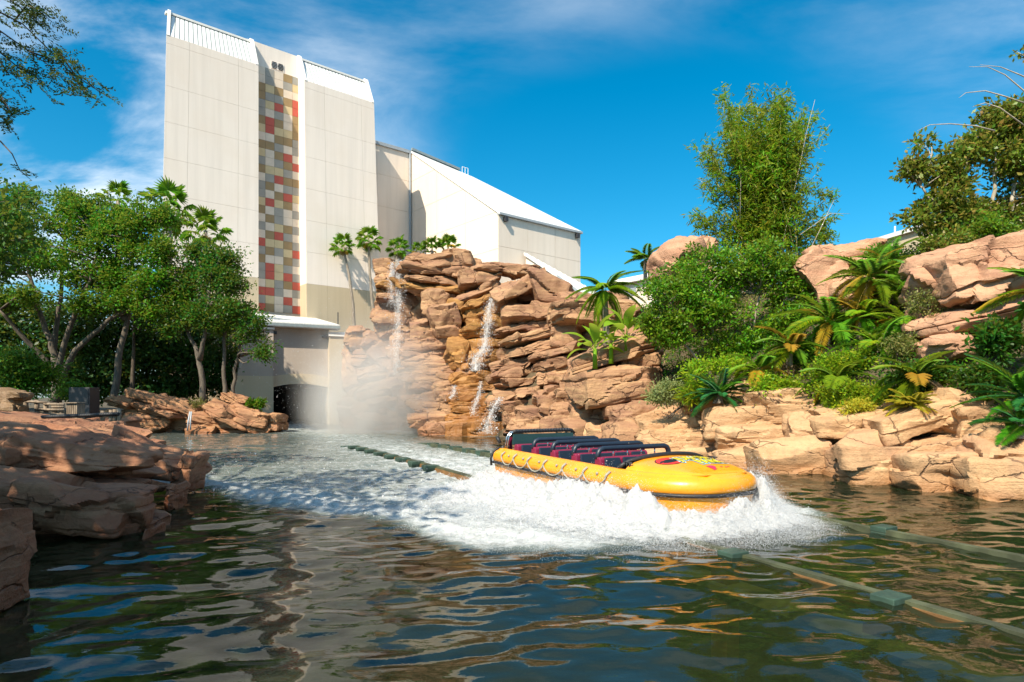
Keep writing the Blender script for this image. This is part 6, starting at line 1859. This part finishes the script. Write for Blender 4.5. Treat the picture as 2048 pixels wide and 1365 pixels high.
# ---- big glossy shrub
B = pxblobs([(1410, 560, 80, 56), (1500, 545, 90, 54), (1570, 580, 50, 60), (1350, 610, 66, 54, -.8), (1440, 620, 80, 56, -.8), (1320, 580, 44, 36), (1540, 640, 60, 56, -.6), (1470, 520, 70, 36), (1360, 660, 60, 40, -.8), (1450, 690, 70, 40, -.4), (1560, 690, 46, 40, -.4), (1390, 540, 40, 40), (1310, 640, 34, 34, -.8), (1590, 540, 30, 34)], 29.5)
tree('glossy_shrub', 'huge round glossy green shrub in the middle of the right bank', 'shrub', at(1450, 750, 29.5),
     [[at(1450, 760, 29.5), at(1430, 680, 29.3), at(1410, 600, 29)], [at(1460, 760, 29.5), at(1500, 680, 29.5), at(1520, 590, 29.5)], [at(1430, 760, 29.5), at(1370, 690, 29), at(1340, 620, 28.8)], [at(1480, 760, 29.5), at(1540, 690, 29.3), at(1570, 600, 29.3)]],
     B, 1000, 30, .30, .19, .10, 91, 'leaf_gloss', 'bark_pale', None, twigs=150, r0=.12, twr=.022, shell=.55, lump=7)
# ---- big-leaved tree on the right skyline
B = pxblobs([(1850, 330, 30, 30), (1870, 400, 40, 50), (1920, 330, 40, 44), (1940, 400, 60, 56), (2000, 300, 54, 60), (2040, 380, 60, 80), (1980, 250, 40, 40), (2040, 240, 50, 50), (1900, 460, 50, 36), (1980, 470, 60, 40), (2090, 300, 60, 90), (1836, 440, 30, 14), (1880, 480, 40, 24), (2060, 460, 60, 30), (1830, 340, 20, 22), (1960, 300, 40, 40), (1850, 290, 16, 16), (1890, 360, 40, 40)], 26)
tree('broadleaf_tree', 'olive broad-leaved tree with pale branches on the right skyline', 'tree', at(1980, 560, 26.5),
     [[at(1985, 590, 26.5), at(1970, 500, 26.3), at(1960, 420, 26), at(1930, 350, 26)], [at(1975, 510, 26.4), at(2020, 420, 26), at(2040, 320, 26), at(2050, 230, 26)], [at(1968, 470, 26.2), at(1910, 430, 26), at(1860, 400, 26), at(1840, 370, 26)], [at(1972, 480, 26.2), at(1990, 380, 26), at(1990, 270, 26)]],
     B, 1300, 16, .34, .24, .12, 92, 'leaf_magnolia', 'bark_twig', None, twigs=230, r0=.14, twr=.028, shell=.4, up=.1, lump=7)
# ---- shrubs and ground plants up the slope
SL = [('leafy_shrub', 'dark broad-leaved shrub at the right edge below the overhanging rock', 1990, 680, 66, 56, 18.6, 'leaf_dark', 90, 15, .22, .10, 101),
      ('leafy_shrub', 'dark leafy shrub behind the peak of the rock wall', 1850, 765, 76, 44, 20.2, 'leaf_dark', 200, 22, .14, .07, 102),
      ('twiggy_shrub', 'thin twiggy shrub in front of the overhanging rock', 1860, 620, 46, 62, 22.0, 'leaf_olive', 130, 14, .12, .05, 103),
      ('twiggy_shrub', 'thin olive shrub below the overhanging rock', 1820, 690, 60, 40, 21.8, 'leaf_olive', 150, 18, .12, .05, 104),
      ('lime_shrub', 'bright lime shrub above the rock wall right of the cycad', 1560, 782, 66, 30, 23.6, 'leaf_lime', 170, 20, .13, .06, 105),
      ('lime_shrub', 'yellow-green shrub spilling over the rock wall', 1700, 796, 84, 34, 21.4, 'leaf_lime', 300, 22, .12, .05, 106),
      ('yellow_shrub', 'golden trailing plant on the rim of the rock wall', 1715, 818, 44, 14, 20.4, 'leaf_yellow', 90, 18, .14, .035, 107),
      ('leafy_shrub', 'green shrub under the middle date palm', 1690, 745, 80, 40, 23.2, 'leaf_lime', 260, 24, .15, .07, 108),
      ('leafy_shrub', 'green shrub between the date palms and the big shrub', 1610, 720, 56, 44, 25.6, 'leaf_hedge', 220, 24, .16, .08, 109),
      ('grey_shrub', 'grey-green fleshy shrub at the foot of the cliff', 1345, 792, 46, 34, 26.4, 'leaf_grey', 120, 18, .16, .05, 110),
      ('upright_plant', 'clump of upright strap leaves beside the cycad', 1388, 772, 28, 40, 25.6, 'leaf_lime', 50, 12, .5, .07, 111),
      ('dry_shrub', 'dry brown and green thicket below the big shrub', 1540, 744, 60, 24, 25.0, 'dry', 90, 16, .16, .05, 112),
      ('leafy_shrub', 'low dark hedge at the right behind the cycad', 1960, 770, 50, 40, 18.4, 'leaf_dark', 120, 18, .15, .07, 113),
      ('leafy_shrub', 'bright green vine mound on top of the rock hump', 1768, 512, 40, 22, 27.2, 'leaf_bright', 90, 20, .15, .07, 114),
      ('leafy_shrub', 'shrub of small leaves under the skyline tree', 1900, 490, 60, 34, 24.6, 'leaf_magnolia', 150, 15, .18, .09, 115),
      ('yellow_shrub', 'yellow-tipped shrub behind the large overhanging rock', 2000, 455, 50, 26, 23.4, 'leaf_gloss', 90, 16, .16, .08, 116),
      ('leafy_shrub', 'pale green plants in front of the big shrub', 1440, 735, 66, 22, 26.4, 'leaf_lime', 110, 16, .16, .07, 117),
      ('leafy_shrub', 'dark green shrub high on the slope between the palms', 1745, 610, 50, 40, 26.2, 'leaf_dark', 130, 20, .15, .07, 118),
      ('dry_shrub', 'dead brown fronds heaped under the date palms', 1740, 640, 50, 30, 25.0, 'dry', 60, 14, .3, .05, 119),
      ('leafy_shrub', 'feathery green shrub at the foot of the bamboo', 1620, 560, 40, 44, 32.0, 'leaf_bamboo', 110, 20, .2, .06, 120)]
for nm, lb_, u, v, ru, rv, Y, lf, n, per, L, W, sd in SL:
    shrub(nm, lb_, u, v, ru, rv, Y, lf, n, per, L, W, sd, group='shrubs on the right slope', stems=3)
# ground cover over the slope
rs = np.random.RandomState(130)
X = rs.uniform(2, 34, 60000); Yy = rs.uniform(14, 46, 60000)
sd_ = poly_sd(np.c_[X, Yy], LAKE)
ok = (sd_ > 1.4) & (sd_ < 15) & (X > np.interp(Yy, [14, 30, 46], [12, 5, 4]))
X, Yy = X[ok][:15000], Yy[ok][:15000]
Z = ground_h(np.c_[X, Yy])
typ = fbm(np.c_[X * .5, Yy * .5, X * 0], 3, 131) + rs.normal(size=len(X)) * .15
for k, (lo_, hi_, mt_, L, W, per, lab) in enumerate(((-9, -.12, 'leaf_dark', .15, .07, 6, 'dark low leaves covering the right slope'), (-.12, .12, 'leaf_lime', .14, .06, 6, 'bright low plants covering the right slope'), (.12, .24, 'dry', .2, .05, 5, 'dry litter scattered over the right slope'), (.24, 9, 'leaf_olive', .14, .06, 6, 'olive low plants covering the right slope'))):
    m_ = (typ >= lo_) & (typ < hi_)
    c = np.repeat(np.c_[X[m_], Yy[m_], Z[m_]], per, axis=0)
    c = c + rs.normal(size=c.shape) * np.array([.16, .16, .0]); c[:, 2] += np.abs(rs.normal(size=len(c))) * .22
    V, Fc = leaves(c, L, W, rs, .3, droop=-.3)
    o = link('ground_cover', mesh_np('ground_cover', V, Fc, False), M[mt_])
    tag(o, lab, 'ground cover', kind='stuff')

# ================================================================== small things on the left bank
M['timber'] = bark('weathered_timber', (0.16, 0.12, 0.085), (0.30, 0.24, 0.18))
M['stone_wall'] = rockmat('stone_wall', (0.36, 0.27, 0.17), (0.26, 0.19, 0.12), (0.18, 0.13, 0.09), -5, 0)
wl = thing('stone_wall', 'flagstone wall end at the left edge behind the ledge', 'wall', at(0, 845, 24))
for (u0, v0, u1, v1) in ((-40, 787, 24, 846), (-70, 786, -36, 850), (20, 786, 44, 800), (22, 830, 80, 846), (-30, 832, 26, 852)):
    rock(wl, u0, v0, u1, v1, 24.5, mat='stone_wall', name='stone', n=12, boxy=10, cuts=3, layers=0, groove=.04, rough=.03, thick=.8, yaw=0, cells=6)
lf = thing('log_fence', 'weathered log fence between the stone wall and the rope rail', 'fence', at(75, 832, 26))
for u, v0, v1 in ((24, 796, 830), (52, 796, 828), (74, 800, 830), (92, 804, 832), (110, 806, 834), (124, 806, 834)):
    mb = MB(); mb.tube([at(u, v1, 26), at(u, v0, 26)], .09, 8); mb.build('post', M['timber'], lf, smooth=True)
for (a, b) in (((22, 800), (56, 800)), ((50, 803), (94, 806)), ((88, 808), (128, 810)), ((24, 826), (80, 826)), ((78, 820), (128, 820)), ((78, 828), (128, 830)), ((104, 814), (128, 814))):
    mb = MB(); mb.tube([at(*a, 25.9), at(*b, 25.9)], .055, 7); mb.build('rail', M['timber'], lf, smooth=True)
pb_ = thing('timber_planter', 'square timber-clad planter block behind the rope rail', 'planter', at(144, 830, 27))
c_ = at(144, 830, 27); w_ = 11 / F * 27
for k in range(6):
    mb = MB(); x0 = c_.x - w_ + k * w_ / 3; mb.box(x0 + .01, x0 + w_ / 3 - .01, 26.98, 27.05, .9, at(0, 807, 27).z); mb.build('plank', M['timber'], pb_)
mb = MB(); mb.box(c_.x - w_ + .02, c_.x + w_ - .02, 27.06, 27.5, .8, at(0, 807, 27).z - .02); mb.build('core', M['timber'], pb_)
mb = MB(); mb.box(c_.x - w_ - .03, c_.x + w_ + .03, 26.9, 27.55, at(0, 807, 27).z + .003, at(0, 805, 27).z); mb.build('cap', M['timber'], pb_)
rp = thing('rope_rail', 'thick dark rope rail on timber posts above the ledge', 'railing', at(160, 838, 21))
rr = random.Random(7)
strand = []
for ph in (0, 2.1, 4.2):
    mb = MB(); pts = []
    for i in range(90):
        t_ = i / 89; u = lerp(84, 238, t_); v = 834.5 - 2.0 * math.sin(t_ * 2.2) - t_ * 4.5 + 1.2 * math.sin(t_ * 3.1) ** 2
        p = at(u, v, 21); a = t_ * 95 + ph
        pts.append(p + Vector((0, math.cos(a) * .035, math.sin(a) * .035)))
    mb.tube(pts, .035, 6); mb.build('rope_strand', M['rubber'], rp, smooth=True)
for u, v0, v1 in ((205, 822, 850), (222, 820, 848), (230, 819, 850), (238, 818, 848)):
    mb = MB(); mb.tube([at(u, v1, 21.1), at(u, v0, 21.1)], [.07, .065], 8); mb.build('post', M['timber'], rp, smooth=True)
ub = thing('utility_cabinet', 'dark utility cabinet among the bushes on the left bank', 'cabinet', at(158, 812, 40))
c_ = at(158, 812, 40); hw_ = 21 / F * 40
mb = MB(); mb.box(c_.x - hw_, c_.x + hw_, 40, 41, c_.z - .6, at(0, 775, 40).z); mb.build('body', M['dark'], ub, bevel=.03)
mb = MB(); mb.box(c_.x - .02, c_.x + hw_ - .08, 39.96, 39.995, c_.z + .1, at(0, 778, 40).z); mb.build('door', M['dark'], ub, bevel=.01)
dp = thing('drain_pipes', 'pair of thin pale pipes hanging down the low bank', 'pipe', at(378, 862, 42))
for a, b in (((380, 824), (375, 862)), ((383, 824), (381, 860))):
    mb = MB(); mb.tube([at(*a, 42.2), at((a[0] + b[0]) / 2 - 1, (a[1] + b[1]) / 2, 41.9), at(*b, 41.9)], .05, 6); mb.build('pipe', M['gutter'], dp, smooth=True)
cp = thing('path_light', 'small turquoise glass lamp lying on the ledge', 'lamp', at(46, 853, 17.5))
M['turq'] = plain('turquoise_glass', (0.12, 0.42, 0.46), 0.25)
mb = MB(); mb.tube([at(40, 854, 17.5), at(43, 853, 17.5), at(52, 853, 17.5)], [.03, .06, .07], 10); mb.build('lens', M['turq'], cp, smooth=True)
mb = MB(); mb.tube([at(52, 853, 17.5), at(58, 853, 17.55)], [.072, .05], 10); mb.build('body', M['dark'], cp, smooth=True)
